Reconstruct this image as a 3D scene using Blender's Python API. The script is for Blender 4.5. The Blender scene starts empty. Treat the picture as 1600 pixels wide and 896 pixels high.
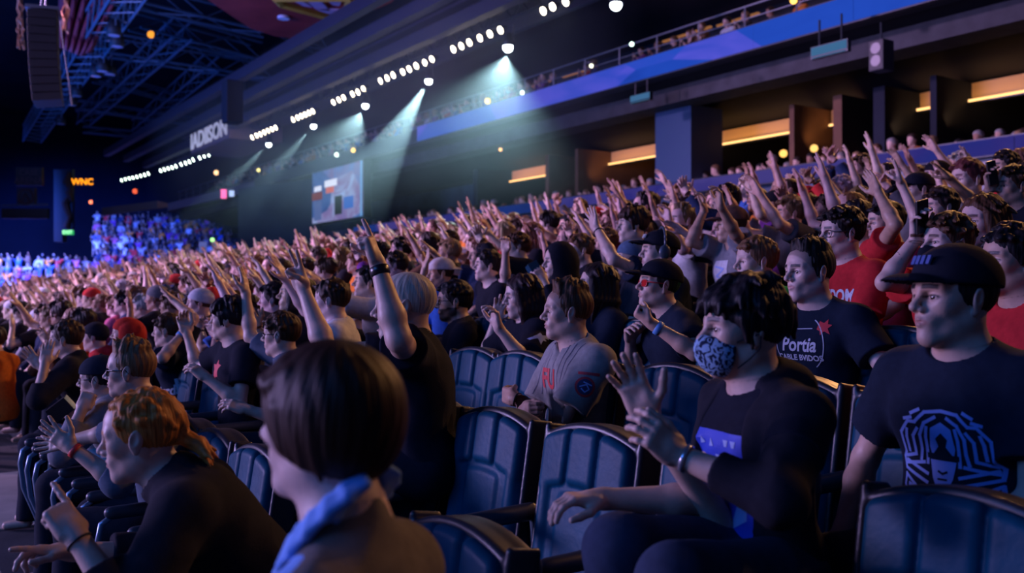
import bpy, bmesh, math, random, time
import numpy as np
from mathutils import Vector, Matrix
from concurrent.futures import ThreadPoolExecutor
T0 = time.time()
FPX = 1500.0
YAW = math.atan(1020.0 / FPX)
PITCH = math.atan(15.0 / FPX)
cF = np.array([math.sin(YAW) * math.cos(PITCH), math.cos(YAW) * math.cos(PITCH), math.sin(PITCH)])
cR = np.array([math.cos(YAW), -math.sin(YAW), 0.0])
cU = np.cross(cR, cF)
# the world's origin is the photographer's eye; +Y runs along the rows, +X climbs the stand, the stage is towards -X

def P(X, Y, D):
    """point seen at photo pixel X, Y at depth D metres"""
    return D * (cF + cR * (X - 800) / FPX + cU * (448 - Y) / FPX)

def PX(X, Y, x):
    """point seen at photo pixel X, Y on the plane world x"""
    r = cF + cR * (X - 800) / FPX + cU * (448 - Y) / FPX
    return r * (x / r[0])

def PY(X, Y, y):
    r = cF + cR * (X - 800) / FPX + cU * (448 - Y) / FPX
    return r * (y / r[1])

def proj(p):
    p = np.asarray(p, float); d = p @ cF
    return 800 + FPX * (p @ cR) / d, 448 - FPX * (p @ cU) / d, d

def V3(*a): return np.array(a, dtype=np.float64)
def unit(v):
    v = np.asarray(v, float); return v / (np.linalg.norm(v) + 1e-12)

# ---------------------------------------------------------------- materials
MATS = {}
def mat(name, col, rough=0.6, spec=0.5, metal=0.0, emit=None, estr=0.0, noise=0.0, nscale=30.0, bump=0.0, bscale=60.0, coat=0.0, sheen=0.0, objcol=False, stretch=None):
    if name in MATS: return MATS[name]
    m = bpy.data.materials.new(name); m.use_nodes = True
    nt = m.node_tree; N = nt.nodes; L = nt.links
    b = N['Principled BSDF']
    b.inputs['Base Color'].default_value = (*col, 1)
    b.inputs['Roughness'].default_value = rough
    b.inputs['Specular IOR Level'].default_value = spec
    b.inputs['Metallic'].default_value = metal
    if coat: b.inputs['Coat Weight'].default_value = coat; b.inputs['Coat Roughness'].default_value = 0.25
    if sheen: b.inputs['Sheen Weight'].default_value = sheen
    if emit is not None:
        b.inputs['Emission Color'].default_value = (*emit, 1); b.inputs['Emission Strength'].default_value = estr
    src = None
    if objcol:
        oi = N.new('ShaderNodeObjectInfo'); src = oi.outputs['Color']
    if noise or bump:
        tc = N.new('ShaderNodeTexCoord'); mp = N.new('ShaderNodeMapping'); L.new(tc.outputs['Object'], mp.inputs[0])
        if stretch: mp.inputs['Scale'].default_value = stretch
    if noise:
        nz = N.new('ShaderNodeTexNoise'); nz.inputs['Scale'].default_value = nscale; nz.inputs['Detail'].default_value = 4
        L.new(mp.outputs[0], nz.inputs['Vector'])
        mr = N.new('ShaderNodeMapRange'); mr.inputs[3].default_value = 1 - noise; mr.inputs[4].default_value = 1 + noise
        mr.inputs[1].default_value = .3; mr.inputs[2].default_value = .7
        L.new(nz.outputs[0], mr.inputs[0])
        mx = N.new('ShaderNodeVectorMath'); mx.operation = 'SCALE'
        if src is not None: L.new(src, mx.inputs[0])
        else: mx.inputs[0].default_value = col
        L.new(mr.outputs[0], mx.inputs['Scale']); src = mx.outputs[0]
    if src is not None: L.new(src, b.inputs['Base Color'])
    if bump:
        n2 = N.new('ShaderNodeTexNoise'); n2.inputs['Scale'].default_value = bscale; n2.inputs['Detail'].default_value = 5
        L.new(mp.outputs[0], n2.inputs['Vector'])
        bp = N.new('ShaderNodeBump'); bp.inputs['Strength'].default_value = bump; bp.inputs['Distance'].default_value = .01
        L.new(n2.outputs[0], bp.inputs['Height']); L.new(bp.outputs[0], b.inputs['Normal'])
    MATS[name] = m
    return m

def emat(name, col, s):
    if name in MATS: return MATS[name]
    m = bpy.data.materials.new(name); m.use_nodes = True
    nt = m.node_tree; nt.nodes.clear()
    e = nt.nodes.new('ShaderNodeEmission'); e.inputs[0].default_value = (*col, 1); e.inputs[1].default_value = s
    o = nt.nodes.new('ShaderNodeOutputMaterial'); nt.links.new(e.outputs[0], o.inputs[0])
    MATS[name] = m
    return m

def skin_mat(name, skin, hair, objcol=False):
    """skin with brow / beard (attribute 'face'.r), lips (.g) and eye white / iris (.b)"""
    if name in MATS: return MATS[name]
    m = bpy.data.materials.new(name); m.use_nodes = True
    nt = m.node_tree; N = nt.nodes; L = nt.links; b = N['Principled BSDF']
    b.inputs['Roughness'].default_value = .48; b.inputs['Specular IOR Level'].default_value = .45
    b.inputs['Subsurface Weight'].default_value = .0
    at = N.new('ShaderNodeAttribute'); at.attribute_name = 'face'
    sp = N.new('ShaderNodeSeparateColor'); L.new(at.outputs['Color'], sp.inputs[0])
    tc = N.new('ShaderNodeTexCoord')
    nz = N.new('ShaderNodeTexNoise'); nz.inputs['Scale'].default_value = 22; nz.inputs['Detail'].default_value = 5; L.new(tc.outputs['Object'], nz.inputs['Vector'])
    mr = N.new('ShaderNodeMapRange'); mr.inputs[1].default_value = .3; mr.inputs[2].default_value = .7; mr.inputs[3].default_value = .86; mr.inputs[4].default_value = 1.12
    L.new(nz.outputs[0], mr.inputs[0])
    vm = N.new('ShaderNodeVectorMath'); vm.operation = 'SCALE'; L.new(mr.outputs[0], vm.inputs['Scale'])
    if objcol:
        oi = N.new('ShaderNodeObjectInfo'); L.new(oi.outputs['Color'], vm.inputs[0])
    else: vm.inputs[0].default_value = skin
    def mix(fac, a, c):
        x = N.new('ShaderNodeMix'); x.data_type = 'RGBA'; L.new(fac, x.inputs[0]); L.new(a, x.inputs[6])
        if isinstance(c, tuple): x.inputs[7].default_value = (*c, 1)
        else: L.new(c, x.inputs[7])
        return x.outputs[2]
    lipc = N.new('ShaderNodeVectorMath'); lipc.operation = 'MULTIPLY'; L.new(vm.outputs[0], lipc.inputs[0]); lipc.inputs[1].default_value = (.72, .42, .45)
    c = mix(sp.outputs[1], vm.outputs[0], lipc.outputs[0])
    c = mix(sp.outputs[0], c, tuple(hair))
    L.new(c, b.inputs['Base Color'])
    n2 = N.new('ShaderNodeTexNoise'); n2.inputs['Scale'].default_value = 160; n2.inputs['Detail'].default_value = 3; L.new(tc.outputs['Object'], n2.inputs['Vector'])
    bp = N.new('ShaderNodeBump'); bp.inputs['Strength'].default_value = .12; bp.inputs['Distance'].default_value = .004
    L.new(n2.outputs[0], bp.inputs['Height']); L.new(bp.outputs[0], b.inputs['Normal'])
    MATS[name] = m
    return m

def hair_mat(name, col, objcol=False, scale=(120, 120, 14)):
    if name in MATS: return MATS[name]
    m = bpy.data.materials.new(name); m.use_nodes = True
    nt = m.node_tree; N = nt.nodes; L = nt.links; b = N['Principled BSDF']
    b.inputs['Roughness'].default_value = .5; b.inputs['Specular IOR Level'].default_value = .2
    at = N.new('ShaderNodeAttribute'); at.attribute_name = 'flow'
    nz = N.new('ShaderNodeTexNoise'); nz.inputs['Scale'].default_value = 1; nz.inputs['Detail'].default_value = 3
    L.new(at.outputs['Vector'], nz.inputs['Vector'])
    mr = N.new('ShaderNodeMapRange'); mr.inputs[1].default_value = .3; mr.inputs[2].default_value = .7; mr.inputs[3].default_value = .6; mr.inputs[4].default_value = 1.4
    L.new(nz.outputs[0], mr.inputs[0])
    vm = N.new('ShaderNodeVectorMath'); vm.operation = 'SCALE'; L.new(mr.outputs[0], vm.inputs['Scale'])
    if objcol:
        oi = N.new('ShaderNodeObjectInfo'); L.new(oi.outputs['Color'], vm.inputs[0])
    else: vm.inputs[0].default_value = col
    L.new(vm.outputs[0], b.inputs['Base Color'])
    bp = N.new('ShaderNodeBump'); bp.inputs['Strength'].default_value = .45; bp.inputs['Distance'].default_value = .006
    L.new(nz.outputs[0], bp.inputs['Height']); L.new(bp.outputs[0], b.inputs['Normal'])
    MATS[name] = m
    return m

# ---------------------------------------------------------------- objects
COL = bpy.context.scene.collection
def tag(o, label=None, cat=None, group=None, kind=None):
    if label: o['label'] = label
    if cat: o['category'] = cat
    if group: o['group'] = group
    if kind: o['kind'] = kind
    return o

def raw_mesh(name, verts, faces, material, attrs=None, smooth=True):
    me = bpy.data.meshes.new(name)
    if isinstance(faces, np.ndarray):
        nf, k = faces.shape
        me.vertices.add(len(verts)); me.vertices.foreach_set('co', np.asarray(verts, np.float32).ravel())
        me.loops.add(nf * k); me.loops.foreach_set('vertex_index', faces.astype(np.int32).ravel())
        me.polygons.add(nf); me.polygons.foreach_set('loop_start', np.arange(0, nf * k, k, dtype=np.int32))
        me.update(calc_edges=True)
    else:
        me.from_pydata([tuple(v) for v in verts], [], faces); me.update()
    if smooth: me.polygons.foreach_set('use_smooth', np.ones(len(me.polygons), bool))
    if attrs:
        for n, a in attrs.items():
            at = me.attributes.new(n, 'FLOAT_COLOR', 'POINT') if a.shape[1] == 4 else me.attributes.new(n, 'FLOAT_VECTOR', 'POINT')
            at.data.foreach_set('color' if a.shape[1] == 4 else 'vector', a.astype(np.float32).ravel())
    for m in (material if isinstance(material, (list, tuple)) else [material]): me.materials.append(m)
    return me

def link(name, me, parent=None, loc=None):
    o = bpy.data.objects.new(name, me); COL.objects.link(o)
    if loc is not None: o.location = loc
    if parent is not None: o.parent = parent
    return o

class MB:
    """collects boxes, tubes, prisms into one mesh"""
    def __init__(s): s.v = []; s.f = []
    def add(s, v, f):
        o = len(s.v); s.v += [tuple(x) for x in v]; s.f += [tuple(i + o for i in q) for q in f]
    def box(s, c, h, ax=None, bev=0.0):
        ax = np.eye(3) if ax is None else np.array(ax)
        v = []
        for i in (-1, 1):
            for j in (-1, 1):
                for k in (-1, 1): v.append(np.array(c) + ax[0] * i * h[0] + ax[1] * j * h[1] + ax[2] * k * h[2])
        s.add(v, [(0, 1, 3, 2), (4, 6, 7, 5), (0, 4, 5, 1), (2, 3, 7, 6), (0, 2, 6, 4), (1, 5, 7, 3)])
        return s
    def tube(s, pts, r, n=8, cap=True, closed=False):
        pts = [np.array(p, float) for p in pts]; m = len(pts); rr = r if hasattr(r, '__len__') else [r] * m
        up = V3(0, 0, 1); prev = None; V = []
        for i, p in enumerate(pts):
            if closed: t = unit(pts[(i + 1) % m] - pts[i - 1])
            else: t = unit(pts[min(i + 1, m - 1)] - pts[max(i - 1, 0)])
            a = prev if prev is not None else (up if abs(t[2]) < .9 else V3(1, 0, 0))
            a = unit(a - t * (a @ t)); prev = a; b = np.cross(t, a)
            for k in range(n):
                w = 2 * math.pi * k / n; V.append(p + rr[i] * (a * math.cos(w) + b * math.sin(w)))
        Fc = []
        for i in range(m if closed else m - 1):
            j = (i + 1) % m
            for k in range(n): Fc.append((i * n + k, i * n + (k + 1) % n, j * n + (k + 1) % n, j * n + k))
        if cap and not closed: Fc += [tuple(range(n))[::-1], tuple((m - 1) * n + k for k in range(n))]
        s.add(V, Fc); return s
    def quadgrid(s, P00, P10, P11, P01, nu=1, nv=1):
        V = []; Fc = []
        for i in range(nu + 1):
            for j in range(nv + 1):
                a = i / nu; b = j / nv
                V.append((1 - a) * (1 - b) * np.array(P00) + a * (1 - b) * np.array(P10) + a * b * np.array(P11) + (1 - a) * b * np.array(P01))
        for i in range(nu):
            for j in range(nv):
                q = i * (nv + 1) + j; Fc.append((q, q + nv + 1, q + nv + 2, q + 1))
        s.add(V, Fc); return s
    def prism(s, poly, d):
        n = len(poly); p = [np.array(q, float) for q in poly]; d = np.array(d, float)
        s.add(p + [q + d for q in p], [tuple(range(n))[::-1], tuple(range(n, 2 * n))] + [(i, (i + 1) % n, n + (i + 1) % n, n + i) for i in range(n)]); return s
    def build(s, name, m, parent=None, loc=None, smooth=False, bevel=0):
        me = raw_mesh(name, s.v, s.f, m, smooth=smooth)
        if bevel or True:
            bm = bmesh.new(); bm.from_mesh(me)
            if bevel: bmesh.ops.bevel(bm, geom=bm.edges[:], offset=bevel, segments=2, affect='EDGES', profile=.6)
            bmesh.ops.recalc_face_normals(bm, faces=bm.faces[:]); bm.to_mesh(me); bm.free()
        return link(name, me, parent, loc)

# ---------------------------------------------------------------- signed distance modelling
f32 = np.float32
class Pr:
    __slots__ = ('op', 'k', 'f', 'c', 'r')
    def __init__(s, op, k, f, c, r): s.op = op; s.k = k; s.f = f; s.c = np.asarray(c, f32); s.r = r

def rc(a, b, r1, r2, k=.02, op='u'):
    a = np.asarray(a, f32); b = np.asarray(b, f32); ba = b - a; q = float(ba @ ba) + 1e-9; dr = r2 - r1
    def f(p):
        pa = p - a; t = np.clip((pa @ ba) / q, 0, 1)
        d = pa - t[..., None] * ba
        return np.sqrt(np.einsum('...i,...i->...', d, d)) - (r1 + t * dr)
    return Pr(op, k, f, (a + b) / 2, math.sqrt(q) / 2 + max(r1, r2))

def el(c, R, rad, k=.02, op='u'):
    c = np.asarray(c, f32); R = np.asarray(R, f32); rad = np.asarray(rad, f32); M1 = (R / rad[None, :]).astype(f32); M2 = (R / (rad ** 2)[None, :]).astype(f32)
    def f(p):
        q = p - c; a = q @ M1; b = q @ M2
        k0 = np.sqrt(np.einsum('...i,...i->...', a, a)); k1 = np.sqrt(np.einsum('...i,...i->...', b, b)) + 1e-6
        return k0 * (k0 - 1) / k1
    return Pr(op, k, f, c, float(rad.max()))

def bx(c, R, h, r, k=.01, op='u'):
    c = np.asarray(c, f32); R = np.asarray(R, f32); h = np.asarray(h, f32) - r
    def f(p):
        q = np.abs((p - c) @ R) - h
        return np.sqrt((np.maximum(q, 0) ** 2).sum(-1)) + np.minimum(q.max(-1), 0) - r
    return Pr(op, k, f, c, float(np.linalg.norm(h)) + r)

def pl(c, n, k=.005, op='s'):
    """half space on the +n side; op 's' removes it"""
    c = np.asarray(c, f32); n = np.asarray(unit(n), f32)
    def f(p): return -((p - c) @ n)
    return Pr(op, k, f, c, 1e3)

def comb(d, v, op, k):
    if op == 'u':
        h = np.maximum(k - np.abs(d - v), 0) / k; return np.minimum(d, v) - h * h * k * .25
    if op == 's': v = -v
    h = np.maximum(k - np.abs(d - v), 0) / k; return np.maximum(d, v) + h * h * k * .25

def sdf_eval(prims, p, disp=None):
    d = None
    for pr in prims:
        v = pr.f(p)
        d = v if d is None else comb(d, v, pr.op, pr.k)
    if disp is not None: d = d + disp(p)
    return d

def sdf_mesh(prims, h, region=None, disp=None, keep=None, amp=.0):
    us = [q for q in prims if q.op == 'u']
    lo = np.min([q.c - q.r for q in us], 0) - 3 * h - amp; hi = np.max([q.c + q.r for q in us], 0) + 3 * h + amp
    if region is not None: lo = np.maximum(lo, region[0] - 3 * h); hi = np.minimum(hi, region[1] + 3 * h)
    B = 6
    nb = np.maximum(np.ceil((hi - lo) / (h * B)).astype(int), 1)
    g = [lo[i] + h * (B * np.arange(nb[i]) + (B - 1) / 2) for i in range(3)]
    C = np.stack(np.meshgrid(*g, indexing='ij'), -1).reshape(-1, 3).astype(f32)
    Rb = h * B * .87
    dc = []; D = None
    for pr in prims:
        v = pr.f(C); dc.append(v); D = v if D is None else comb(D, v, pr.op, pr.k)
    act = np.abs(D) < Rb * 1.6 + h + amp
    # anything near an ellipsoid's inexact far field
    ai = np.nonzero(act)[0]
    off = np.stack(np.meshgrid(*[np.arange(B)] * 3, indexing='ij'), -1).reshape(-1, 3) * h
    bi = np.stack(np.unravel_index(ai, nb), -1)
    base = (lo + bi * B * h).astype(f32)
    n = len(ai); W = np.full((n, B ** 3), 1e3, f32)
    lim = 3.6 * Rb + amp
    for s0 in range(0, n, 2500):
        sl = slice(s0, min(s0 + 2500, n))
        pts = (base[sl][:, None, :] + off[None]).astype(f32); w = W[sl]
        for pr, v in zip(prims, dc):
            m = v[ai[sl]] < lim + pr.k
            if pr.op == 'i': m[:] = True
            if not m.any(): continue
            w[m] = comb(w[m], pr.f(pts[m]), pr.op, pr.k)
        if disp is not None: w += disp(pts)
        W[sl] = w
    V = np.where(D > 0, 1e3, -1e3).astype(f32).reshape(nb)
    V = np.repeat(np.repeat(np.repeat(V, B, 0), B, 1), B, 2)
    V6 = V.reshape(nb[0], B, nb[1], B, nb[2], B)
    V6[bi[:, 0], :, bi[:, 1], :, bi[:, 2], :] = W.reshape(n, B, B, B)
    V = V6.reshape(nb[0] * B, nb[1] * B, nb[2] * B)
    ins = V < 0
    c8 = ins.astype(np.uint8)
    s = c8[:-1] + c8[1:]; s = s[:, :-1] + s[:, 1:]; s = s[:, :, :-1] + s[:, :, 1:]
    active = (s > 0) & (s < 8)
    idx = np.argwhere(active)
    if len(idx) == 0: return np.zeros((0, 3)), np.zeros((0, 4), int)
    vid = np.full(active.shape, -1, np.int32); vid[active] = np.arange(len(idx), dtype=np.int32)
    offs = [(a, b, c) for a in (0, 1) for b in (0, 1) for c in (0, 1)]
    vals = [V[idx[:, 0] + a, idx[:, 1] + b, idx[:, 2] + c] for a, b, c in offs]
    acc = np.zeros((len(idx), 3), f32); cnt = np.zeros(len(idx), f32)
    for i in range(8):
        for ax in range(3):
            if offs[i][ax]: continue
            j = i + (4, 2, 1)[ax]
            va, vb = vals[i], vals[j]; m = (va < 0) != (vb < 0)
            t = np.where(m, va / np.where(m, va - vb, 1), 0)
            o = np.array(offs[i], f32)
            acc += m[:, None] * o; acc[:, ax] += m * t; cnt += m
    X = idx + acc / cnt[:, None]
    quads = []
    dims = active.shape
    for ax in range(3):
        a1, a2 = [(1, 2), (2, 0), (0, 1)][ax]
        sl0 = [slice(1, -1)] * 3; sl1 = [slice(1, -1)] * 3
        sl0[ax] = slice(0, -1); sl1[ax] = slice(1, None)
        i0 = ins[tuple(sl0)]; cr = i0 != ins[tuple(sl1)]
        e = np.argwhere(cr); fl = i0[cr]
        st = np.ones(3, int); st[ax] = 0; e = e + st
        def cell(d1, d2):
            q = e.copy(); q[:, a1] += d1; q[:, a2] += d2; return vid[q[:, 0], q[:, 1], q[:, 2]]
        q = np.stack([cell(-1, -1), cell(0, -1), cell(0, 0), cell(-1, 0)], 1)
        q[~fl] = q[~fl][:, ::-1]
        quads.append(q)
    Q = np.concatenate(quads); Q = Q[(Q >= 0).all(1)]
    # one smoothing pass, then back onto the surface
    for _ in range(2):
        e = np.concatenate([Q[:, [0, 1]], Q[:, [1, 2]], Q[:, [2, 3]], Q[:, [3, 0]]])
        nv = len(X); ct = np.bincount(e[:, 0], minlength=nv).astype(f32) + 1e-9
        A = np.stack([np.bincount(e[:, 0], weights=X[e[:, 1], i], minlength=nv) / ct for i in range(3)], 1)
        A[ct < .5] = X[ct < .5]
        X = X * .4 + A * .6
    i0 = np.clip(np.floor(X).astype(int), 0, np.array(V.shape) - 2); t = X - i0
    c = {}
    for a, b, d in offs: c[a, b, d] = V[i0[:, 0] + a, i0[:, 1] + b, i0[:, 2] + d]
    ok = np.ones(len(X), bool)
    for v in c.values(): ok &= np.abs(v) < 100
    tx, ty, tz = t.T
    def L2(f, g, w): return f * (1 - w) + g * w
    x0 = L2(L2(c[0, 0, 0], c[0, 0, 1], tz), L2(c[0, 1, 0], c[0, 1, 1], tz), ty); x1 = L2(L2(c[1, 0, 0], c[1, 0, 1], tz), L2(c[1, 1, 0], c[1, 1, 1], tz), ty)
    val = L2(x0, x1, tx); gx = x1 - x0
    gy = L2(L2(c[0, 1, 0] - c[0, 0, 0], c[0, 1, 1] - c[0, 0, 1], tz), L2(c[1, 1, 0] - c[1, 0, 0], c[1, 1, 1] - c[1, 0, 1], tz), tx)
    gz = L2(L2(c[0, 0, 1] - c[0, 0, 0], c[0, 1, 1] - c[0, 1, 0], ty), L2(c[1, 0, 1] - c[1, 0, 0], c[1, 1, 1] - c[1, 1, 0], ty), tx)
    G = np.stack([gx, gy, gz], 1); g2 = (G ** 2).sum(1) + 1e-12
    stp = -(val / g2)[:, None] * G
    ln = np.linalg.norm(stp, axis=1); stp[ln > .7] *= (.7 / ln[ln > .7])[:, None]; stp[~ok] = 0
    X = X + stp
    X = lo + X * h
    if keep is not None:
        cen = X[Q].mean(1); Q = Q[keep(cen)]
        used = np.unique(Q); mp = np.full(len(X), -1); mp[used] = np.arange(len(used)); X = X[used]; Q = mp[Q]
    return X.astype(f32), Q.astype(np.int32)

def merge(parts):
    vs = []; qs = []; o = 0
    for v, q in parts:
        vs.append(v); qs.append(q + o); o += len(v)
    return np.concatenate(vs), np.concatenate(qs)

def vnoise(p, s, seed=0):
    """cheap smooth pseudo-noise, about -1..1"""
    q = p * s + seed * 1.7
    x, y, z = q[..., 0], q[..., 1], q[..., 2]
    return (np.sin(x + 1.3 * np.sin(y * .9 + 1.1)) + np.sin(y * 1.1 + 1.2 * np.sin(z * 1.05 + 2.3)) + np.sin(z * .95 + 1.4 * np.sin(x * 1.15 + .7))) / 3
# ---------------------------------------------------------------- people
def rot(axis, a):
    return np.array(Matrix.Rotation(a, 3, Vector(axis)))

def frame(fw, up=(0, 0, 1)):
    f = unit(fw); u = unit(np.asarray(up, float) - f * (np.asarray(up, float) @ f)); l = np.cross(u, f)
    return np.stack([f, l, u], 1)      # columns f, l, u

def capcone(a, b, r1, r2, k=.02, op='u'):
    a = np.asarray(a, f32); b = np.asarray(b, f32); q = rc(a, b, r1, r2, k, op); n = unit(b - a).astype(f32); g = q.f
    def f(p): return comb(g(p), (p - b) @ n, 's' if False else 'i2', .012)
    q.f = lambda p: np.maximum(g(p), (p - b) @ n)
    return q

GEST = {  # (index, middle, ring, little) curls, spread, thumb
    'open': ([.12, .1, .14, .2], .13, 0), 'wide': ([.05, .0, .05, .1], .2, 0), 'flat': ([.1, .08, .1, .12], .03, .3),
    'point': ([.05, 1.35, 1.45, 1.5], .02, 1), 'two': ([.05, .1, 1.45, 1.5], .12, 1), 'relax': ([.3, .38, .45, .5], .05, .3),
    'claw': ([.5, .55, .6, .65], .1, .4), 'fist': ([1.4, 1.45, 1.5, 1.5], 0, 1), 'droop': ([.05, .5, .75, .9], .06, .3),
    'hold': ([.9, .95, 1.0, 1.05], 0, .7), 'knee': ([.45, .5, .5, .55], .06, .3)}

def hand_prims(w, hd, pn, side, gest, s=1.0):
    hd = unit(hd); pn = unit(pn - hd * (pn @ hd)); sa = np.cross(hd, pn) * (1 if side < 0 else -1)
    R = np.stack([hd, sa, pn], 1); out = []
    def at(a, b, c): return w + (hd * a + sa * b + pn * c) * s
    out.append(bx(at(.05, 0, 0), R, V3(.046, .038, .0135) * s, .013 * s, .012))
    out.append(rc(at(-.01, 0, 0), at(.03, .0, 0), .024 * s, .022 * s, .02))
    out.append(el(at(.032, .024, .009), R, V3(.03, .015, .013) * s, .015))
    out.append(el(at(.035, -.024, .008), R, V3(.032, .012, .011) * s, .012))
    curls, spread, th = GEST[gest]
    Ls = [.07, .078, .072, .057]
    for i in range(4):
        y = .029 - .0195 * i
        p = at(.09 - (.009 if i == 3 else 0) - (.003 if i == 0 else 0), y, 0)
        sp = spread * (1.5 - i); d = hd * math.cos(sp) + sa * math.sin(sp); a = 0
        r = [.0095, .0098, .0093, .0082][i] * s
        for j, fr in enumerate((.45, .31, .26)):
            a += curls[i] * (1, 1.1, .75)[j]
            dd = d * math.cos(a) + pn * math.sin(a)
            q = p + dd * Ls[i] * fr * s
            out.append(rc(p, q, r, r * .92, .005)); p = q; r *= .92
    p = at(.022, .03, .006)
    d1 = unit(hd * (.62 + .2 * th) + sa * (.75 - .75 * th) + pn * (.15 + .75 * th)); d2 = unit(hd * (.85) + sa * (.5 - 1.1 * th) + pn * (.15 + .5 * th))
    q = p + d1 * .042 * s; out.append(rc(p, q, .0135 * s, .0115 * s, .012)); q2 = q + d2 * .031 * s; out.append(rc(q, q2, .0112 * s, .010 * s, .005))
    q3 = q2 + unit(d2 - pn * .1) * .024 * s; out.append(rc(q2, q3, .010 * s, .0085 * s, .005))
    return out

def head_prims(c, R, hs=1.0, nb=None, mouth=0.0, female=False, wide=1.0, nose=1.0):
    def T(x, y, z): return c + R @ (V3(x, y * wide, z) * hs)
    o = []
    def E(x, y, z, a, b, d, k=.02, op='u', RR=None): o.append(el(T(x, y, z), R if RR is None else RR, V3(a, b * wide, d) * hs, k * hs, op))
    def C(a, b, r1, r2, k=.01, op='u'): o.append(rc(T(*a), T(*b), r1 * hs, r2 * hs, k * hs, op))
    E(-.012, 0, .035, .098, .076, .085)
    E(.03, 0, .04, .06, .062, .062, .03)
    E(.022, 0, -.026, .062, .056, .076, .035)
    jw = .040 if female else .046
    for s in (1, -1):
        C((-.006, s * jw, -.055), (.058, s * .013, -.100), .016, .014, .03)
        E(.053, s * .043, -.014, .022, .018, .02, .03)
        C((.087, s * .004, .021), (.070, s * .048, .024), .0095, .008, .02)
    E(.070, 0, -.099, .019, .021, .019, .028)
    E(.074, 0, -.056, .02, .03, .024, .025)
    for s in (1, -1):
        E(.0925, s * .031, .001, .017, .018, .0125, .014, 's')
        E(.0715, s * .0315, .001, .0155, .0165, .0145, .006)
        E(.0885, s * .0315, -.0002, .0095, .0138, .0040, .0025, 's')
    C((.086, 0, .014), (.106 + .006 * nose, 0, -.022), .0072, .0095, .014)
    E(.106 + .005 * nose, 0, -.028, .0115, .0105, .009, .008)
    for s in (1, -1):
        E(.097, s * .0125, -.032, .011, .0075, .0085, .007)
        E(.103, s * .0065, -.0385, .005, .0035, .004, .003, 's')
        C((.080, s * .024, -.0605), (.0955, s * .004, -.0565), .0035, .0056, .006)
        C((.080, s * .022, -.063), (.0935, s * .004, -.0685 - .012 * mouth), .0035, .0064, .006)
    if mouth > 0: E(.094, 0, -.0625 - .006 * mouth, .014, .019, .003 + .010 * mouth, .003, 's')
    else: C((.097, -.021, -.062), (.097, .021, -.062), .0022, .0022, .003, 's')
    for s in (1, -1):
        Re = R @ rot((0, 1, 0), -.2) @ rot((0, 0, 1), s * .32)
        E(-.010, s * .080, -.002, .0185, .0075, .031, .008, 'u', Re)
        E(-.008, s * .0885, .004, .010, .006, .017, .004, 's', Re)
        E(-.006, s * .077, -.03, .009, .006, .010, .006)
    a = T(-.026, 0, -.06)
    nr = .050 if female else .057
    if nb is not None:
        o.append(rc(a, nb, nr * hs, (nr + .006) * hs, .04))
        o.append(rc(T(.02, 0, -.075), nb + (R[:, 0]) * .03, .028 * hs, .03 * hs, .04))
    return o

def face_attr(V, c, R, hs, st):
    L = ((V - c) @ R) / hs; x, y, z = L.T; ay = np.abs(y)
    inh = (np.linalg.norm(L, axis=1) < .17)
    def sm(a, b, v): t = np.clip((v - a) / (b - a), 0, 1); return t * t * (3 - 2 * t)
    bz = .0275 - .10 * np.maximum(ay - .03, 0) - .05 * np.maximum(.03 - ay, 0)
    brow = (1 - sm(.0045, .0080, np.abs(z - bz))) * (1 - sm(.048, .056, ay)) * sm(.009, .014, ay) * (x > .04) * st.get('brow', 1.0)
    ed = np.sqrt(((ay / st.get('wide', 1.0) - .0315) / .0150) ** 2 + ((z + .0002) / .0050) ** 2); lash = sm(.75, .95, ed) * (1 - sm(1.25, 1.7, ed)) * (x > .06) * np.where(z > 0, .95, .45)
    n = vnoise(L, 90)
    beard = np.zeros_like(x)
    b = st.get('beard', 0)
    if b:
        line = np.where(x > .055, -.040, -.040 + (.055 - x) * .75)
        lower = sm(-.002, .010, line - z) * sm(-.022, -.010, x) * (1 - sm(.115, .135, -z))
        mouthd = np.sqrt((y / .023) ** 2 + ((z + .063) / .0095) ** 2)
        must = sm(.95, 1.25, mouthd)
        beard = lower * np.where(x > .05, must, 1) * np.clip(b + .2 * n, 0, 1) * (z < -.034)
    sc = st.get('scalp', 0); scalp = np.zeros_like(x)
    if sc:
        la = (x - .085) * .76 + (z - .066) * -.65; lb = (x - .015) * .53 + (z + .0) * -.85
        scalp = (1 - sm(-.006, .004, la)) * (1 - sm(-.006, .006, lb)) * sc * (ay < .079)
    r = np.maximum(np.maximum(np.maximum(brow, beard), scalp), lash) * inh
    mo = st.get('mouth', 0)
    lip = (1 - sm(.8, 1.15, np.sqrt((y / .025) ** 2 + ((z + .0625 + .005 * mo) / (.0105 + .008 * mo)) ** 2))) * (x > .072) * inh * st.get('lip', .7)
    return np.stack([r, lip, np.zeros_like(r), np.ones_like(r)], 1).astype(f32)

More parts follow.
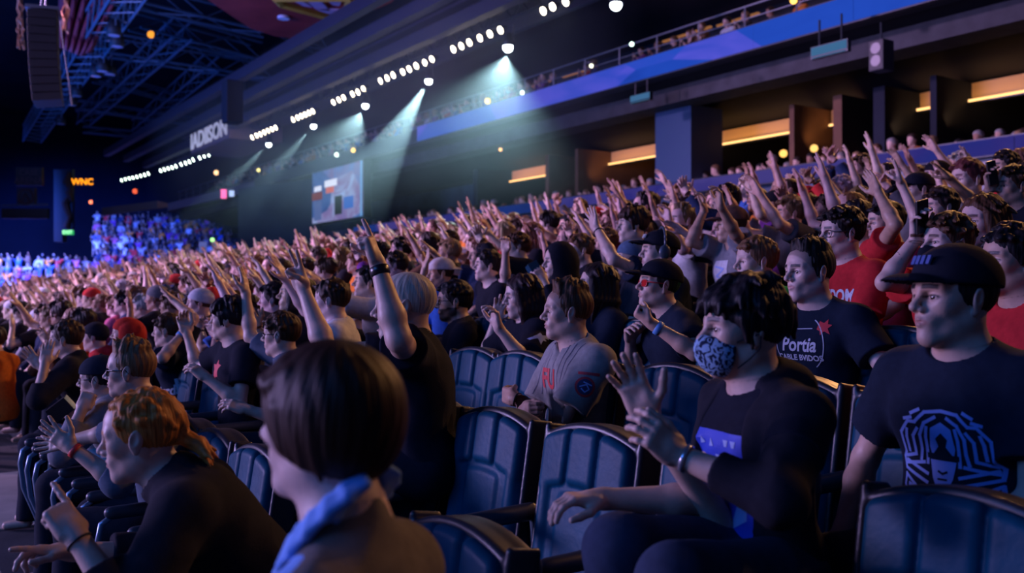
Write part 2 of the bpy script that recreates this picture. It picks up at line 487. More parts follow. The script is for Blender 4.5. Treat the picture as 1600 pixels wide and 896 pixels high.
def hair_prims(c, R, hs, style, rng, n=60, big=1.0):
    def T(x, y, z): return c + R @ (V3(x, y, z) * hs)
    o = []
    def E(x, y, z, a, b, d, k=.02, op='u'): o.append(el(T(x, y, z), R, V3(a, b, d) * hs, k * hs, op))
    def C(a, b, r1, r2, k=.01, op='u'): o.append(rc(T(*a), T(*b), r1 * hs, r2 * hs, k * hs, op))
    def cutp(x, z, nx, nz, k=.01): o.append(pl(T(x, 0, z), R @ V3(nx, 0, nz), k * hs))
    Cn = V3(-.012, 0, .035)
    def surf(th, ph, e=0):  # th from crown, ph azimuth from front
        d = V3(math.sin(th) * math.cos(ph), math.sin(th) * math.sin(ph), math.cos(th))
        return Cn + d * V3(.100 + e, .079 + e, .088 + e), d
    if style == 'buzz':
        E(-.013, 0, .036, .1025, .080, .0895); cutp(.092, .058, .76, -.65); cutp(.010, .004, .53, -.85)
    elif style == 'under':
        E(-.014, 0, .030, .104, .082, .086); cutp(.088, .045, .80, -.60); cutp(.012, -.028, .40, -.92)
    elif style in ('short', 'quiff', 'curly', 'side'):
        e = .004 if style == 'quiff' else .010
        E(-.015, 0, .038, .101 + e, .0795 + e * .6, .090 + e)
        cutp(.090, .060, .80, -.60); cutp(.014, -.012, .50, -.87, .012)
        C((.01, .076, .01), (.012, .074, -.015), .007, .005); C((.01, -.076, .01), (.012, -.074, -.015), .007, .005)
        for i in range(n):
            if style == 'quiff': th = rng.uniform(.05, .85); ph = rng.uniform(-math.pi, math.pi)
            else: th = rng.uniform(0, 1.45); ph = rng.uniform(-math.pi, math.pi)
            q, d = surf(th, ph)
            if q[0] > .055 and q[2] < .075: q[2] = .08
            if style == 'quiff': fl = V3(.25 if q[0] > .03 else -.3, rng.uniform(-.3, .3), 1.0); ln = rng.uniform(.03, .045) * (1.2 if q[0] > 0 else .8)
            elif style == 'curly': fl = d * .8 + rng.normal(0, .7, 3); ln = rng.uniform(.02, .035)
            elif style == 'side': fl = V3(.25, .9 if q[1] > -.03 else -.6, -.1) + d * .35; ln = rng.uniform(.03, .05)
            else: fl = V3(.55, rng.uniform(-.4, .4), -.15) + d * .55; ln = rng.uniform(.02, .036)
            fl = unit(fl); m = q + fl * ln * .55 * big; e2 = m + unit(fl + V3(.1, 0, -.35)) * ln * .5 * big
            C(tuple(q), tuple(m), .015, .011, .012); C(tuple(m), tuple(e2), .011, .0035, .006)
    elif style in ('fringe', 'bowl'):
        E(-.016, 0, .040, .114, .091, .096)
        cutp(.096, .045, .86, -.5); cutp(.012, -.004 if style == 'fringe' else -.045, .42, -.9, .012)
        if style == 'bowl':
            E(-.020, 0, .018, .112, .092, .098, .03); E(-.03, 0, -.01, .098, .086, .09, .03); cutp(.096, .045, .86, -.5); cutp(.012, -.058, .26, -.96, .014)
        for i in range(n if style == 'fringe' else 0):
            th = rng.uniform(.15, 1.5); ph = rng.uniform(-math.pi, math.pi)
            q, d = surf(th, ph, .010)
            fl = unit(np.cross(np.cross(d, V3(.1, .05, 1)), d) * -1 + d * .10 + rng.normal(0, .10, 3)); ln = rng.uniform(.045, .07)
            if th > 1.1 and (abs(ph) < 1.0 or style == 'fringe' and abs(ph) < 2.0): continue
            m = q + fl * ln * .5; e2 = m + unit(fl + V3(0, 0, -.5)) * ln * .5
            C(tuple(q), tuple(m), .016, .012, .012); C(tuple(m), tuple(e2), .012, .004, .007)
        for i in range(15):                                    # the fringe on the forehead
            y = -.066 + .0094 * i + rng.uniform(-.004, .004); x0 = .070 - 8 * y * y
            q = V3(x0 - .015, y, .098 - 4 * y * y); m = V3(x0 + .026, y * 1.04, .070 - 2 * y * y); e2 = V3(x0 + .028, y * 1.05 + rng.uniform(-.012, .006), .050 + rng.uniform(-.010, .01) - abs(y) * .25)
            C(tuple(q), tuple(m), .015, .011, .010); C(tuple(m), tuple(e2), .0105, .003, .006)
        for s in (1, -1):
            for i in range(5 if style == 'bowl' else 2):
                q = V3(.03 - .016 * i, s * .080, .03); e2 = V3(.022 - .017 * i, s * (.081 - .002 * i), -.025 - .01 * i - rng.uniform(0, .012))
                C(tuple(q), tuple(e2), .013, .004, .010)
    elif style in ('long', 'wavy'):
        E(-.016, 0, .040, .112, .089, .094)
        cutp(.094, .050, .86, -.5); 
        o.append(pl(T(.012, 0, -.02), R @ V3(.75, 0, -.66), .012 * hs))
        for s in (1, -1):
            for i in range(7):
                q = V3(.045 - .022 * i, s * (.074 - .003 * i), .03); m = V3(.030 - .022 * i, s * (.092 - .004 * i), -.08); e2 = V3(.02 - .022 * i, s * (.086 - .004 * i) + rng.uniform(-.01, .01), -.2 - rng.uniform(0, .05))
                r = .02 if style == 'long' else .026
                C(tuple(q), tuple(m), .020, r, .014); C(tuple(m), tuple(e2), r, .008, .014)
                if style == 'wavy':
                    for j in range(3):
                        z = -.05 - .06 * j; w = V3(.02 - .022 * i + rng.uniform(-.02, .02), s * (.095 + rng.uniform(0, .02)), z); C(tuple(w), tuple(w + V3(rng.uniform(-.03, .03), s * .01, -.05)), .014, .006, .01)
        for i in range(6):
            y = -.05 + .02 * i; q = V3(-.09, y, .02); m = V3(-.11, y, -.08); e2 = V3(-.09, y, -.22 - rng.uniform(0, .04)); C(tuple(q), tuple(m), .024, .026, .015); C(tuple(m), tuple(e2), .026, .008, .015)
        for i in range(n // 2):
            th = rng.uniform(.1, 1.2); ph = rng.uniform(-math.pi, math.pi); q, d = surf(th, ph, .006)
            if abs(ph) < .8 and th > 1: continue
            fl = unit(V3(-.25, 1 if q[1] > 0 else -1, -.7)); e2 = q + fl * .06; C(tuple(q), tuple(e2), .014, .006, .010)
    elif style == 'pony':
        E(-.014, 0, .037, .106, .083, .092)
        cutp(.088, .062, .80, -.60); cutp(.012, -.02, .45, -.89, .012)
        for i in range(n):
            th = rng.uniform(.2, 1.5); ph = rng.uniform(-math.pi, math.pi); q, d = surf(th, ph, .004)
            if abs(ph) < .9 and th > 1: continue
            tgt = V3(-.115, 0, -.015); fl = unit(tgt - q); e2 = q + fl * .05 + d * .012; C(tuple(q), tuple(e2), .012, .006, .008)
        C((-.1, 0, -.01), (-.13, 0, -.02), .022, .018, .012)
        for i in range(16):
            a = rng.normal(0, .45, 3); q = V3(-.125, 0, -.02); m = q + V3(-.03, .02 * a[1], -.02 + .01 * a[2]); e2 = m + unit(V3(-.5, .8 * a[1], -.8 + .5 * a[2])) * rng.uniform(.04, .075)
            C(tuple(q), tuple(m), .014, .013, .01); C(tuple(m), tuple(e2), .013, .003, .008)
    return o

def cap_prims(c, R, hs, tilt=0.0, back=False, beanie=False, flat=False):
    Rc = R @ (rot((0, 0, 1), math.pi) if back else np.eye(3)) @ rot((0, 1, 0), tilt)
    def T(x, y, z): return c + Rc @ (V3(x, y, z) * hs)
    o = [el(T(-.012 if not back else .012, 0, .046), Rc, V3(.118, .094, .096) * hs, .01), pl(T(0, 0, .034), Rc @ V3(0, 0, -1), .006)]
    if beanie: return [el(T(-.012, 0, .044), Rc, V3(.113, .091, .097) * hs, .01), pl(T(0, 0, .020), Rc @ V3(.25, 0, -1), .006), rc(T(-.11, 0, .02), T(-.11, 0, .03), .006, .006)]
    crown = o
    f0 = el(T(.105, 0, .022), Rc, V3(.098, .080, .034) * hs); f1 = el(T(.105, 0, .013), Rc, V3(.11, .088, .034) * hs); n = (Rc @ V3(1, 0, 0)).astype(f32); b = T(.05, 0, 0).astype(f32)
    br = Pr('u', .008, lambda p: np.maximum(np.maximum(f0.f(p), -f1.f(p)), -((p - b) @ n)), T(.12, 0, .035), .12)
    btn = el(T(-.012 if not back else .012, 0, .143), Rc, V3(.009, .009, .006) * hs, .004)
    return crown + [br, btn]

class Person: pass

def ik(S, Wt, a, b, pole):
    d = Wt - S; L = np.linalg.norm(d); mx = (a + b) * .995
    if L > mx: d *= mx / L; L = mx; Wt = S + d
    if L < abs(a - b) + .03: L = abs(a - b) + .03; Wt = S + unit(d) * L
    t = d / max(L, 1e-6); ca = (a * a + L * L - b * b) / (2 * a * L); ca = max(-1, min(1, ca)); h = a * math.sqrt(1 - ca * ca)
    p = pole - t * (pole @ t); p = unit(p)
    return S + t * a * ca + p * h, Wt

def skeleton(sp):
    s = Person(); s.sp = sp
    H = np.array(sp['head'], float); ty = math.radians(sp.get('yaw', 25)); hy = math.radians(sp.get('hyaw', sp.get('yaw', 25)))
    F = V3(-math.cos(ty), math.sin(ty), 0); U = V3(0, 0, 1); L = np.cross(U, F)
    lean = math.radians(sp.get('lean', 4)); roll = math.radians(sp.get('roll', 0))
    sd = unit(U * math.cos(lean) + F * math.sin(lean) + L * math.sin(roll)); B = sp.get('size', 1.0)
    nd = unit(U * math.cos(lean * .6) + F * (math.sin(lean * .6) + .12))
    NB = H - nd * sp.get('nl', .165) * B
    hipz = sp['floor'] + sp.get('hip', .53)
    sl = (NB[2] - hipz) / sd[2]; sl = min(max(sl, .42), .60) if not sp.get('free') else sp['free']
    hip = NB - sd * sl
    s.F, s.L, s.U, s.sd, s.B, s.H, s.NB, s.hip, s.sl = F, L, U, sd, B, H, NB, hip, sl
    s.Rt = np.stack([unit(np.cross(L, sd)), L, sd], 1)
    HF = V3(-math.cos(hy), math.sin(hy), 0); hp = math.radians(sp.get('hpitch', 0)); hr = math.radians(sp.get('hroll', 0))
    R = frame(HF); R = R @ rot((0, 1, 0), -hp) @ rot((1, 0, 0), hr); s.R = R
    s.hs = B * sp.get('hs', 1.0)
    s.c = H + R @ V3(.02, 0, 0)
    w = sp.get('w', 1.0); s.w = w
    s.arms = {}
    for side, key in ((1, 'la'), (-1, 'ra')):
        a = sp.get(key) or dict(t=(.28, .12 * 0 + .05, -.36), pole=(0, .8, -.6), g='relax', pn=(0, 0, -1))
        S = NB - sd * sp.get('sh', .055) * B + L * side * .175 * w * B + s.Rt[:, 0] * -.01
        if 'px' in a: Wt = P(a['px'][0], a['px'][1], proj(S)[2] + a['px'][2])
        else: tgt = a['t']; Wt = S + F * tgt[0] + L * side * tgt[1] + U * tgt[2]
        up = (Wt[2] - S[2])
        if up > 0: S = S + U * min(.06, up * .12) * B + F * .03 - L * side * .01
        po = a.get('pole', (-.2, .6, -.8)); pole = F * po[0] + L * side * po[1] + U * po[2]
        if 'epx' in a: pole = P(a['epx'][0], a['epx'][1], proj(S)[2] + a['epx'][2]) - (S + Wt) / 2
        ua, fa = .285 * B * a.get('k', 1), .25 * B * a.get('k', 1)
        E, W = ik(S, Wt, ua, fa, pole)
        hd = unit(W - E)
        if 'hd' in a: q = a['hd']; hd = unit(F * q[0] + L * side * q[1] + U * q[2])
        q = a.get('pn', (1, 0, 0)); pn = F * q[0] + L * side * q[1] + U * q[2]
        if abs(unit(pn) @ hd) > .95: pn = pn + L * .5 + U * .3
        s.arms[side] = (S, E, W, hd, unit(pn - hd * (pn @ hd)), a.get('g', 'relax'))
    s.legs = {}
    kn = sp.get('knee', (.43, .12, .02)); fo = sp['floor']
    for side in (1, -1):
        J = hip + L * side * .085 * B
        if sp.get('stand'):
            K = J + V3(0, 0, -.42) + F * .03; K[2] = (J[2] + fo + .09) / 2; A = V3(J[0], J[1], fo + .09)
        else:
            k2 = sp.get('kneeL' if side > 0 else 'kneeR', kn); K = J + F * k2[0] + L * side * (k2[1] - .085) + U * k2[2]
            kp = sp.get('kpxL' if side > 0 else 'kpxR')
            if kp: K = P(*kp); K = J + unit(K - J) * min(np.linalg.norm(K - J), .56)
            A = K + F * .03; A[2] = fo + .09
        s.legs[side] = (J, K, A)
    s.base = V3(hip[0], hip[1], fo)
    return s

def torso_prims(s, g=0.0, k=.06):
    w, B, Rt = s.w, s.B, s.Rt; o = []
    def at(t, f=0): return s.hip + s.sd * s.sl * t + Rt[:, 0] * f
    o.append(el(at(.66, -.005), Rt, V3(.108 * w + g, .155 * w + g, .18 + g) * B, k))
    o.append(el(at(.28, .005 + .02 * (w - 1) * 5), Rt, V3(.105 * w ** 1.6 + g, .142 * w + g, .17 + g) * B, k))
    o.append(el(at(.0, -.01), Rt, V3(.125 * w + g, .165 * w + g, .12 + g) * B, k))
    for side in (1, -1):
        S = s.arms[side][0]
        o.append(rc(at(.86, -.01), S, (.07 + g) * B, (.055 + g) * B, .05))
        o.append(rc(s.NB + s.sd * .02, S - s.L * side * .03, (.045 + g * .8) * B, (.045 + g) * B, .05))
        o.append(el(at(.74, .055) + s.L * side * .07 * w, Rt, V3(.055 + g, .085 + g, .07 + g) * B, .05))
    return o

def body_prims(s):
    B = s.B; o = torso_prims(s)
    for side in (1, -1):
        S, E, W, hd, pn, g = s.arms[side]; aw = s.sp.get('aw', 1.0)
        o.append(rc(S, E, .050 * B * aw, .038 * B * aw, .03)); m = E + (W - E) * .3
        o.append(rc(E, m, .038 * B * aw, .041 * B * aw, .02)); o.append(rc(m, W, .040 * B * aw, .0255 * B, .02))
        J, K, A = s.legs[side]
        o.append(rc(J, K, .085 * B, .057 * B, .04)); o.append(rc(K, A, .055 * B, .038 * B, .03))
        o.append(rc(A + V3(0, 0, -.04), A + s.F * .13 + V3(0, 0, -.055), .036, .028, .02))
    for a, b, r1, r2 in s.sp.get('more', []): o.append(rc(a, b, r1, r2, .015))
    return o

def wrinkle(amp, sc=1.0, seed=0):
    def f(p):
        n = vnoise(p, 17 * sc, seed); m = vnoise(p + n[..., None] * .03, 34 * sc, seed + 5)
        r = 1 - np.abs(n) * 2
        return (-amp * r - amp * .45 * m).astype(f32)
    return f

def top_prims(s, st):
    """st: dict(kind, g, sleeve, neck)"""
    B = s.B; g = st.get('g', .014); o = torso_prims(s, g)
    sl = st.get('sleeve', .58)
    for side in (1, -1):
        S, E, W, hd, pn, _ = s.arms[side]; q = st.get('sleeveL' if side > 0 else 'sleeveR', sl)
        if q <= 0: continue
        if q < 1:
            e = S + (E - S) * q; o.append(capcone(S, e, (.058 + g) * B, (.062 + g) * B if not st.get('tight') else (.045 + g), .03))
        else:
            t = q - 1; o.append(rc(S, E, (.056 + g) * B, (.046 + g) * B, .03)); e = E + (W - E) * t; o.append(capcone(E, e, (.046 + g) * B, (.034 + g) * B, .02))
    neck = st.get('neck', 'crew'); Rt = s.Rt; N = s.NB
    nax = unit(s.c + s.R @ V3(-.026, 0, -.06) - N)
    if neck == 'crew':
        o.append(el(N + nax * .050 + Rt[:, 0] * .018, np.stack([unit(np.cross(s.L, nax)), s.L, nax], 1), V3(.083, .086, .056) * B, .006, 's'))
    elif neck == 'vee':
        o.append(el(N + nax * .050 + Rt[:, 0] * .02, np.stack([unit(np.cross(s.L, nax)), s.L, nax], 1), V3(.085, .084, .060) * B, .006, 's'))
        o.append(rc(N + nax * .02 + Rt[:, 0] * .08, N - s.sd * .07 + Rt[:, 0] * .15, .035, .012, .01, 's'))
    elif neck in ('collar', 'hood'):
        Rn = np.stack([unit(np.cross(s.L, nax)), s.L, nax], 1)
        a = el(N + nax * .035, Rn, V3(.088, .088, .055) * B); b = el(N + nax * .06 + Rt[:, 0] * .012, Rn, V3(.072, .074, .10) * B); fwd = Rn[:, 0].astype(f32); c0 = (N + Rt[:, 0] * .04).astype(f32)
        o.append(Pr('u', .01, a.f, a.c, a.r))
        if neck == 'hood': o.append(el(N - Rt[:, 0] * .09 + nax * .01, Rn, V3(.06, .095, .06), .03)); o.append(el(N - Rt[:, 0] * .05 + nax * .03, Rn, V3(.05, .08, .05), .03))
        o.append(el(N + nax * .075 + Rt[:, 0] * .012, Rn, V3(.074, .074, .085) * B, .005, 's'))
        o.append(rc(N + nax * .03 + Rt[:, 0] * .07, N - s.sd * .08 + Rt[:, 0] * .15, .03, .010, .008, 's'))
    if st.get('open'):                      # an open jacket: a gap down the front
        gp = st['open']
        o.append(bx(s.hip + s.sd * s.sl * .5 + Rt[:, 0] * .17, Rt, (.12, gp, .5), .01, .015, 's'))
    o.append(pl(s.hip - s.sd * .09, -s.sd, .01))
    return o

def trouser_prims(s, g=.014):
    B = s.B; o = [el(s.hip, s.Rt, V3(.128 * s.w + g, .168 * s.w + g, .115 + g) * B, .05)]
    for side in (1, -1):
        J, K, A = s.legs[side]; o.append(rc(J, K, (.095 + g) * B, (.068 + g) * B, .03)); o.append(capcone(K, A + V3(0, 0, -.02), (.062 + g) * B, (.05 + g) * B, .02))
    return o

def hair_flow(V, s, K=26):
    L = ((V - s.c) @ s.R) / s.hs; x = L[:, 0] + .035; y = L[:, 1]; z = L[:, 2] - .11
    ph = np.arctan2(y, x); r = np.sqrt(x * x + y * y + z * z)
    return np.stack([np.cos(ph) * K, np.sin(ph) * K, r * 22], 1)

def flow_disp(s, amp, K=22):
    c = s.c.astype(f32); R = s.R.astype(f32)
    def f(p):
        L = ((p - c) @ R) / s.hs; x = L[..., 0] + .035; y = L[..., 1]; z = L[..., 2] - .11
        ph = np.arctan2(y, x); r = np.sqrt(x * x + y * y + z * z)
        return (amp * (np.sin(ph * K + 6 * np.sin(r * 18 + ph)) * .6 + np.sin(ph * K * 2.3 + r * 30) * .4) * np.clip(r / .06, 0, 1)).astype(f32)
    return f

def compute(sp):
    """all geometry of one person as arrays (thread safe)"""
    s = skeleton(sp); q = sp.get('q', 1.0); rng = np.random.default_rng(sp.get('seed', 1)); out = {}
    hb, hh, hn = .0075 * q, .0030 * q, .0034 * q
    bp = body_prims(s)
    hp = head_prims(s.c, s.R, s.hs, s.NB + s.sd * .01, sp.get('mouth', 0), sp.get('female', False), sp.get('wide', 1.0), sp.get('nose', 1.0))
    hands = {sd: hand_prims(a[2], a[3], a[4], sd, a[5], s.B * sp.get('hand', 1.0)) for sd, a in s.arms.items()}
    allp = bp + hp[:3] + hp[-2:]; allp = bp + hp
    nax = unit(s.c - s.NB); nm = s.NB + nax * .05
    def inhead(p, m=0.0): return ((p - nm) @ nax > m) & (np.linalg.norm(p - s.c, axis=-1) < .21)
    def inhand(sd, p, m=0.0):
        a = s.arms[sd]; return ((p - a[2]) @ a[3] > -.012 + m) & (np.linalg.norm(p - a[2] - a[3] * .09, axis=-1) < .15)
    parts = []
    coarse = bp + hp[:3] + [hp[-2], hp[-1]] + hands[1][:2] + hands[-1][:2]
    parts.append(sdf_mesh(coarse, hb, keep=lambda c: ~(inhead(c, .006) | inhand(1, c, .006) | inhand(-1, c, .006))))
    near = [p for p in bp if np.linalg.norm(p.c - s.c) - p.r < .26]
    parts.append(sdf_mesh(hp + near, hh, region=(s.c - .2, s.c + .2), keep=lambda c: inhead(c)))
    for sd in (1, -1):
        a = s.arms[sd]; ctr = a[2] + a[3] * .09; nr = [p for p in bp if np.linalg.norm(p.c - ctr) - p.r < .14]
        nr = [rc(a[1] + (a[2] - a[1]) * .3, a[2], .040 * s.B, .0255 * s.B, .02)]
        parts.append(sdf_mesh(nr + hands[sd], hn, region=(ctr - .15, ctr + .15), keep=lambda c, sd=sd: inhand(sd, c)))
    for hx in sp.get('hands', []):
        ctr = hx['w'] + unit(hx['hd']) * .09; pr = hand_prims(hx['w'], np.array(hx['hd']), np.array(hx['pn']), hx['side'], hx['g'], s.B * sp.get('hand', 1.0)) + [rc(hx['e'], hx['w'], .040, .0255, .02)]
        parts.append(sdf_mesh(pr, hn))
    V, Q = merge(parts); out['body'] = (V, Q, {'face': face_attr(V, s.c, s.R, s.hs, sp)})
    for t in sp.get('tops', []):
        wr = wrinkle(t.get('wr', .0042), t.get('ws', 1.0), sp.get('seed', 1))
        tp = top_prims(s, t); V, Q = sdf_mesh(tp, .0065 * q, disp=wr, amp=.009); out.setdefault('tops', []).append((V, Q)); t['_pr'] = (tp, wr)
    tr = trouser_prims(s); wr = wrinkle(.004, .8, 9); out['trousers'] = sdf_mesh(tr, .009 * q, disp=wr, amp=.007)
    hs = sp.get('hair', 'short')
    if hs:
        hpz = hair_prims(s.c, s.R, s.hs, hs, rng, n=sp.get('tufts', 60), big=sp.get('hairbig', 1.0))
        am = sp.get('hamp', .0018); V, Q = sdf_mesh(hpz, .0036 * q, disp=flow_disp(s, am), amp=am); out['hair'] = (V, Q, {'flow': hair_flow(V, s)})
    if sp.get('cap') is not None:
        V, Q = sdf_mesh(cap_prims(s.c, s.R, s.hs, **sp['cap']), .0034 * q); out['cap'] = (V, Q)
    for i, (nm2, pr, h, mt) in enumerate(sp['extra'](s) if 'extra' in sp else []):
        out.setdefault('extra', []).append((nm2, *sdf_mesh(pr, h), mt))
    out['s'] = s
    return out

FAB = {}
def fabric(name, col, rough=.85, objcol=False, bump=.25):
    return mat(name, col, .92, .12, noise=.12, nscale=40, bump=bump, bscale=350, objcol=objcol)

def assemble(sp, out, crowd=False):
    s = out['s']; b = s.base
    nm = sp.get('name', 'person')
    V, Q, at = out['body']
    sk = sp.get('skin', (.62, .40, .30)); hc = sp.get('hcol', (.03, .018, .012))
    mS = skin_mat('skin_crowd', sk, (.03, .02, .015), True) if crowd else skin_mat('skin_%s' % nm + str(sp.get('seed', 0)), sk, hc)
    me = raw_mesh(nm, V - b, Q, mS, at); o = link(nm, me, None, b)
    if crowd: o.color = (*sk, 1)
    tag(o, sp.get('label'), 'person', sp.get('group'))
    o['head'] = 0; del o['head']
    kids = {}
    for i, (t, (V, Q)) in enumerate(zip(sp.get('tops', []), out.get('tops', []))):
        m = t['mat'] if 'mat' in t else fabric('fabric_crowd', (1, 1, 1), objcol=True)
        c = link(t.get('name', 'shirt'), raw_mesh('shirt', V - b, Q, m), o); kids[t.get('name', 'shirt')] = c
        if crowd: c.color = (*t.get('col', (.1, .1, .1)), 1)
    V, Q = out['trousers']; c = link('trousers', raw_mesh('trousers', V - b, Q, sp.get('tmat') or fabric('trouser_cloth', (.018, .022, .035))), o); kids['trousers'] = c
    if 'hair' in out:
        V, Q, at = out['hair']; m = hair_mat('hair_crowd', hc, True) if crowd else hair_mat('hair_%s' % nm + str(sp.get('seed', 0)), hc)
        c = link('hair', raw_mesh('hair', V - b, Q, m, {'flow': at['flow']}), o); kids['hair'] = c
        if crowd: c.color = (*hc, 1)
    if 'cap' in out:
        V, Q = out['cap']; m = sp.get('capmat') or fabric('cap_crowd', (.02, .02, .03), objcol=crowd)
        c = link('cap', raw_mesh('cap', V - b, Q, m), o); kids['cap'] = c
        if crowd: c.color = (*sp.get('capcol', (.02, .02, .03)), 1)
    for (n2, V, Q, mt) in out.get('extra', []):
        kids[n2] = link(n2, raw_mesh(n2, V - b, Q, mt), o)
    # eyes
    if not sp.get('noeyes'):
        for sd in (1, -1):
            mb = eyeball(s, sd); kids['eye%d' % sd] = mb; mb.parent = o
    o['_b'] = 0; del o['_b']
    return o, kids, s

def sphere_grid(r, nu=20, nv=12):
    v = []; f = []
    for j in range(nv + 1):
        t = math.pi * j / nv
        for i in range(nu): a = 2 * math.pi * i / nu; v.append((r * math.cos(t), r * math.sin(t) * math.cos(a), r * math.sin(t) * math.sin(a)))
    for j in range(nv):
        for i in range(nu): f.append((j * nu + i, (j + 1) * nu + i, (j + 1) * nu + (i + 1) % nu, j * nu + (i + 1) % nu))
    return v, f

def eyeball(s, sd):
    key = '_eye'
    if key not in MATS:
        wm = mat('eye_white', (.42, .39, .38), .25, .5); im = mat('iris', (.05, .03, .02), .1, .8)
        v, f = sphere_grid(.0128); me = raw_mesh('eye', v, f, [wm, im])
        for p in me.polygons:
            if p.center.x > .0088: p.material_index = 1
        MATS[key] = me
    o = link('eye', MATS[key]); pos = s.c + s.R @ (V3(.0735, sd * .0315 * s.sp.get('wide', 1.0), .0005) * s.hs) - s.base
    M = Matrix([list(s.R[i]) + [pos[i]] for i in range(3)] + [[0, 0, 0, 1]]); o.matrix_local = M @ Matrix.Scale(s.hs, 4)
    return o

def hl(s, x, y, z): return s.c + s.R @ (V3(x, y, z) * s.hs) - s.base

def glasses(o, s, m, lens=None, sun=False):
    mb = MB(); w = s.sp.get('wide', 1.0)
    for sd in (1, -1):
        ring = []
        for k in range(22):
            a = 2 * math.pi * k / 22; ca, sa = math.cos(a), math.sin(a); e = .75
            yy = sd * .034 + .023 * math.copysign(abs(ca) ** e, ca); zz = -.002 + .017 * math.copysign(abs(sa) ** e, sa); ring.append(hl(s, .1005 - .25 * abs(yy), yy * w, zz))
        mb.tube(ring, .0022, 6, closed=True)
        mb.tube([hl(s, .086, sd * .057 * w, .006), hl(s, .04, sd * .079 * w, .007), hl(s, -.006, sd * .083 * w, .008), hl(s, -.02, sd * .082 * w, -.008)], .0024, 6)
    mb.tube([hl(s, .0975, .012, .003), hl(s, .104, 0, .005), hl(s, .0975, -.012, .003)], .002, 6)
    g = mb.build('glasses', m, o, smooth=True)
    if lens is not None:
        for sd in (1, -1):
            l = MB(); ring = []
            for k in range(22):
                a = 2 * math.pi * k / 22; ca, sa = math.cos(a), math.sin(a); e = .75
                yy = sd * .034 + .022 * math.copysign(abs(ca) ** e, ca); zz = -.002 + .016 * math.copysign(abs(sa) ** e, sa); ring.append(hl(s, .100 - .25 * abs(yy), yy * w, zz))
            l.prism(ring, s.R @ V3(-.0015, 0, 0)); l.build('lens', lens, g)
    return g

def band(o, s, side, m, t=.0, wd=.022, r=.031, name='wristband'):
    S, E, W, hd, pn, g = s.arms[side]; ax = unit(W - E); c = W - ax * (t + .02) - s.base
    mb = MB(); a = unit(np.cross(ax, pn)); b = np.cross(ax, a); n = 20; vs = []; 
    for (dr, dx) in ((0, -.5), (.0035, -.42), (.0035, .42), (0, .5)):
        for k in range(n):
            w = 2 * math.pi * k / n; vs.append(c + ax * dx * wd + (a * math.cos(w) + b * math.sin(w)) * (r + dr))
    mb.add(vs, [(j * n + k, j * n + (k + 1) % n, (j + 1) * n + (k + 1) % n, (j + 1) * n + k) for j in range(3) for k in range(n)])
    return mb.build(name, m, o, smooth=True)

# ---- prints on cloth: flat shapes laid on the shirt surface
def trace(pr, wr, org, d, n=46):
    p = org.astype(f32).copy(); d = d.astype(f32)
    for _ in range(n):
        v = sdf_eval(pr, p, wr); p += d * (np.clip(v, -.02, .05) * .75)[:, None]
    return p

def print_on(o, s, top, shapes, name, m, cx=0, cz=.0, scale=1.0, off=.0022, ax=None, tilt=0, sub=.012):
    """shapes: list of polygons [(a, b)...] in print units; a to the wearer's left, b up"""
    pr, wr = top['_pr']; bm = bmesh.new()
    for poly in shapes:
        vs = [bm.verts.new((x * scale, y * scale, 0)) for x, y in poly]
        try: bm.faces.new(vs)
        except ValueError: pass
    bmesh.ops.triangulate(bm, faces=bm.faces[:])
    for _ in range(5):
        le = [e for e in bm.edges if e.calc_length() > sub]
        if not le: break
        bmesh.ops.subdivide_edges(bm, edges=le, cuts=1); bmesh.ops.triangulate(bm, faces=[f for f in bm.faces if len(f.verts) > 3])
    me = bpy.data.meshes.new(name); bm.to_mesh(me); bm.free()
    n = len(me.vertices); co = np.empty(n * 3, f32); me.vertices.foreach_get('co', co); co = co.reshape(-1, 3)
    return lay(o, s, me, co, name, m, pr, wr, cx, cz, off, ax)

def lay(o, s, me, co, name, m, pr, wr, cx, cz, off, ax):
    if ax is None: F, L, U = s.Rt[:, 0], s.L, s.sd; C0 = s.hip + s.sd * s.sl * .70
    else: F, L, U, C0 = ax
    org = C0 + F * .3 + np.outer(co[:, 0] + cx, L) + np.outer(co[:, 1] + cz, U)
    p = trace(pr, wr, org, -F); p = p + F * off - s.base
    me.vertices.foreach_set('co', p.astype(f32).ravel()); me.materials.clear(); me.materials.append(m); me.update()
    return link(name, me, o)

FONTC = {}
def text_mesh(txt, size, bold=0.0, shear=0.0, sx=1.0):
    cu = bpy.data.curves.new('lettering', 'FONT'); cu.body = txt; cu.size = size; cu.align_x = 'CENTER'; cu.align_y = 'CENTER'; cu.offset = bold; cu.shear = shear; cu.resolution_u = 3
    ob = bpy.data.objects.new('lettering', cu); COL.objects.link(ob); dg = bpy.context.evaluated_depsgraph_get(); dg.update()
    me = bpy.data.meshes.new_from_object(ob.evaluated_get(dg)); bpy.data.objects.remove(ob)
    bm = bmesh.new(); bm.from_mesh(me); bmesh.ops.triangulate(bm, faces=bm.faces[:])
    if sx != 1: bmesh.ops.scale(bm, vec=(sx, 1, 1), verts=bm.verts[:])
    return me, bm

def text_on(o, s, top, txt, size, name, m, cx=0, cz=0, bold=0.0, shear=0.0, sx=1.0, off=.0024, ax=None, bend=0, sub=.014):
    pr, wr = top['_pr']; me, bm = text_mesh(txt, size, bold, shear, sx)
    for _ in range(3):
        le = [e for e in bm.edges if e.calc_length() > sub]
        if not le: break
        bmesh.ops.subdivide_edges(bm, edges=le, cuts=1); bmesh.ops.triangulate(bm, faces=[f for f in bm.faces if len(f.verts) > 3])
    bm.to_mesh(me); bm.free()
    n = len(me.vertices); co = np.empty(n * 3, f32); me.vertices.foreach_get('co', co); co = co.reshape(-1, 3)
    return lay(o, s, me, co, name, m, pr, wr, cx, cz, off, ax)
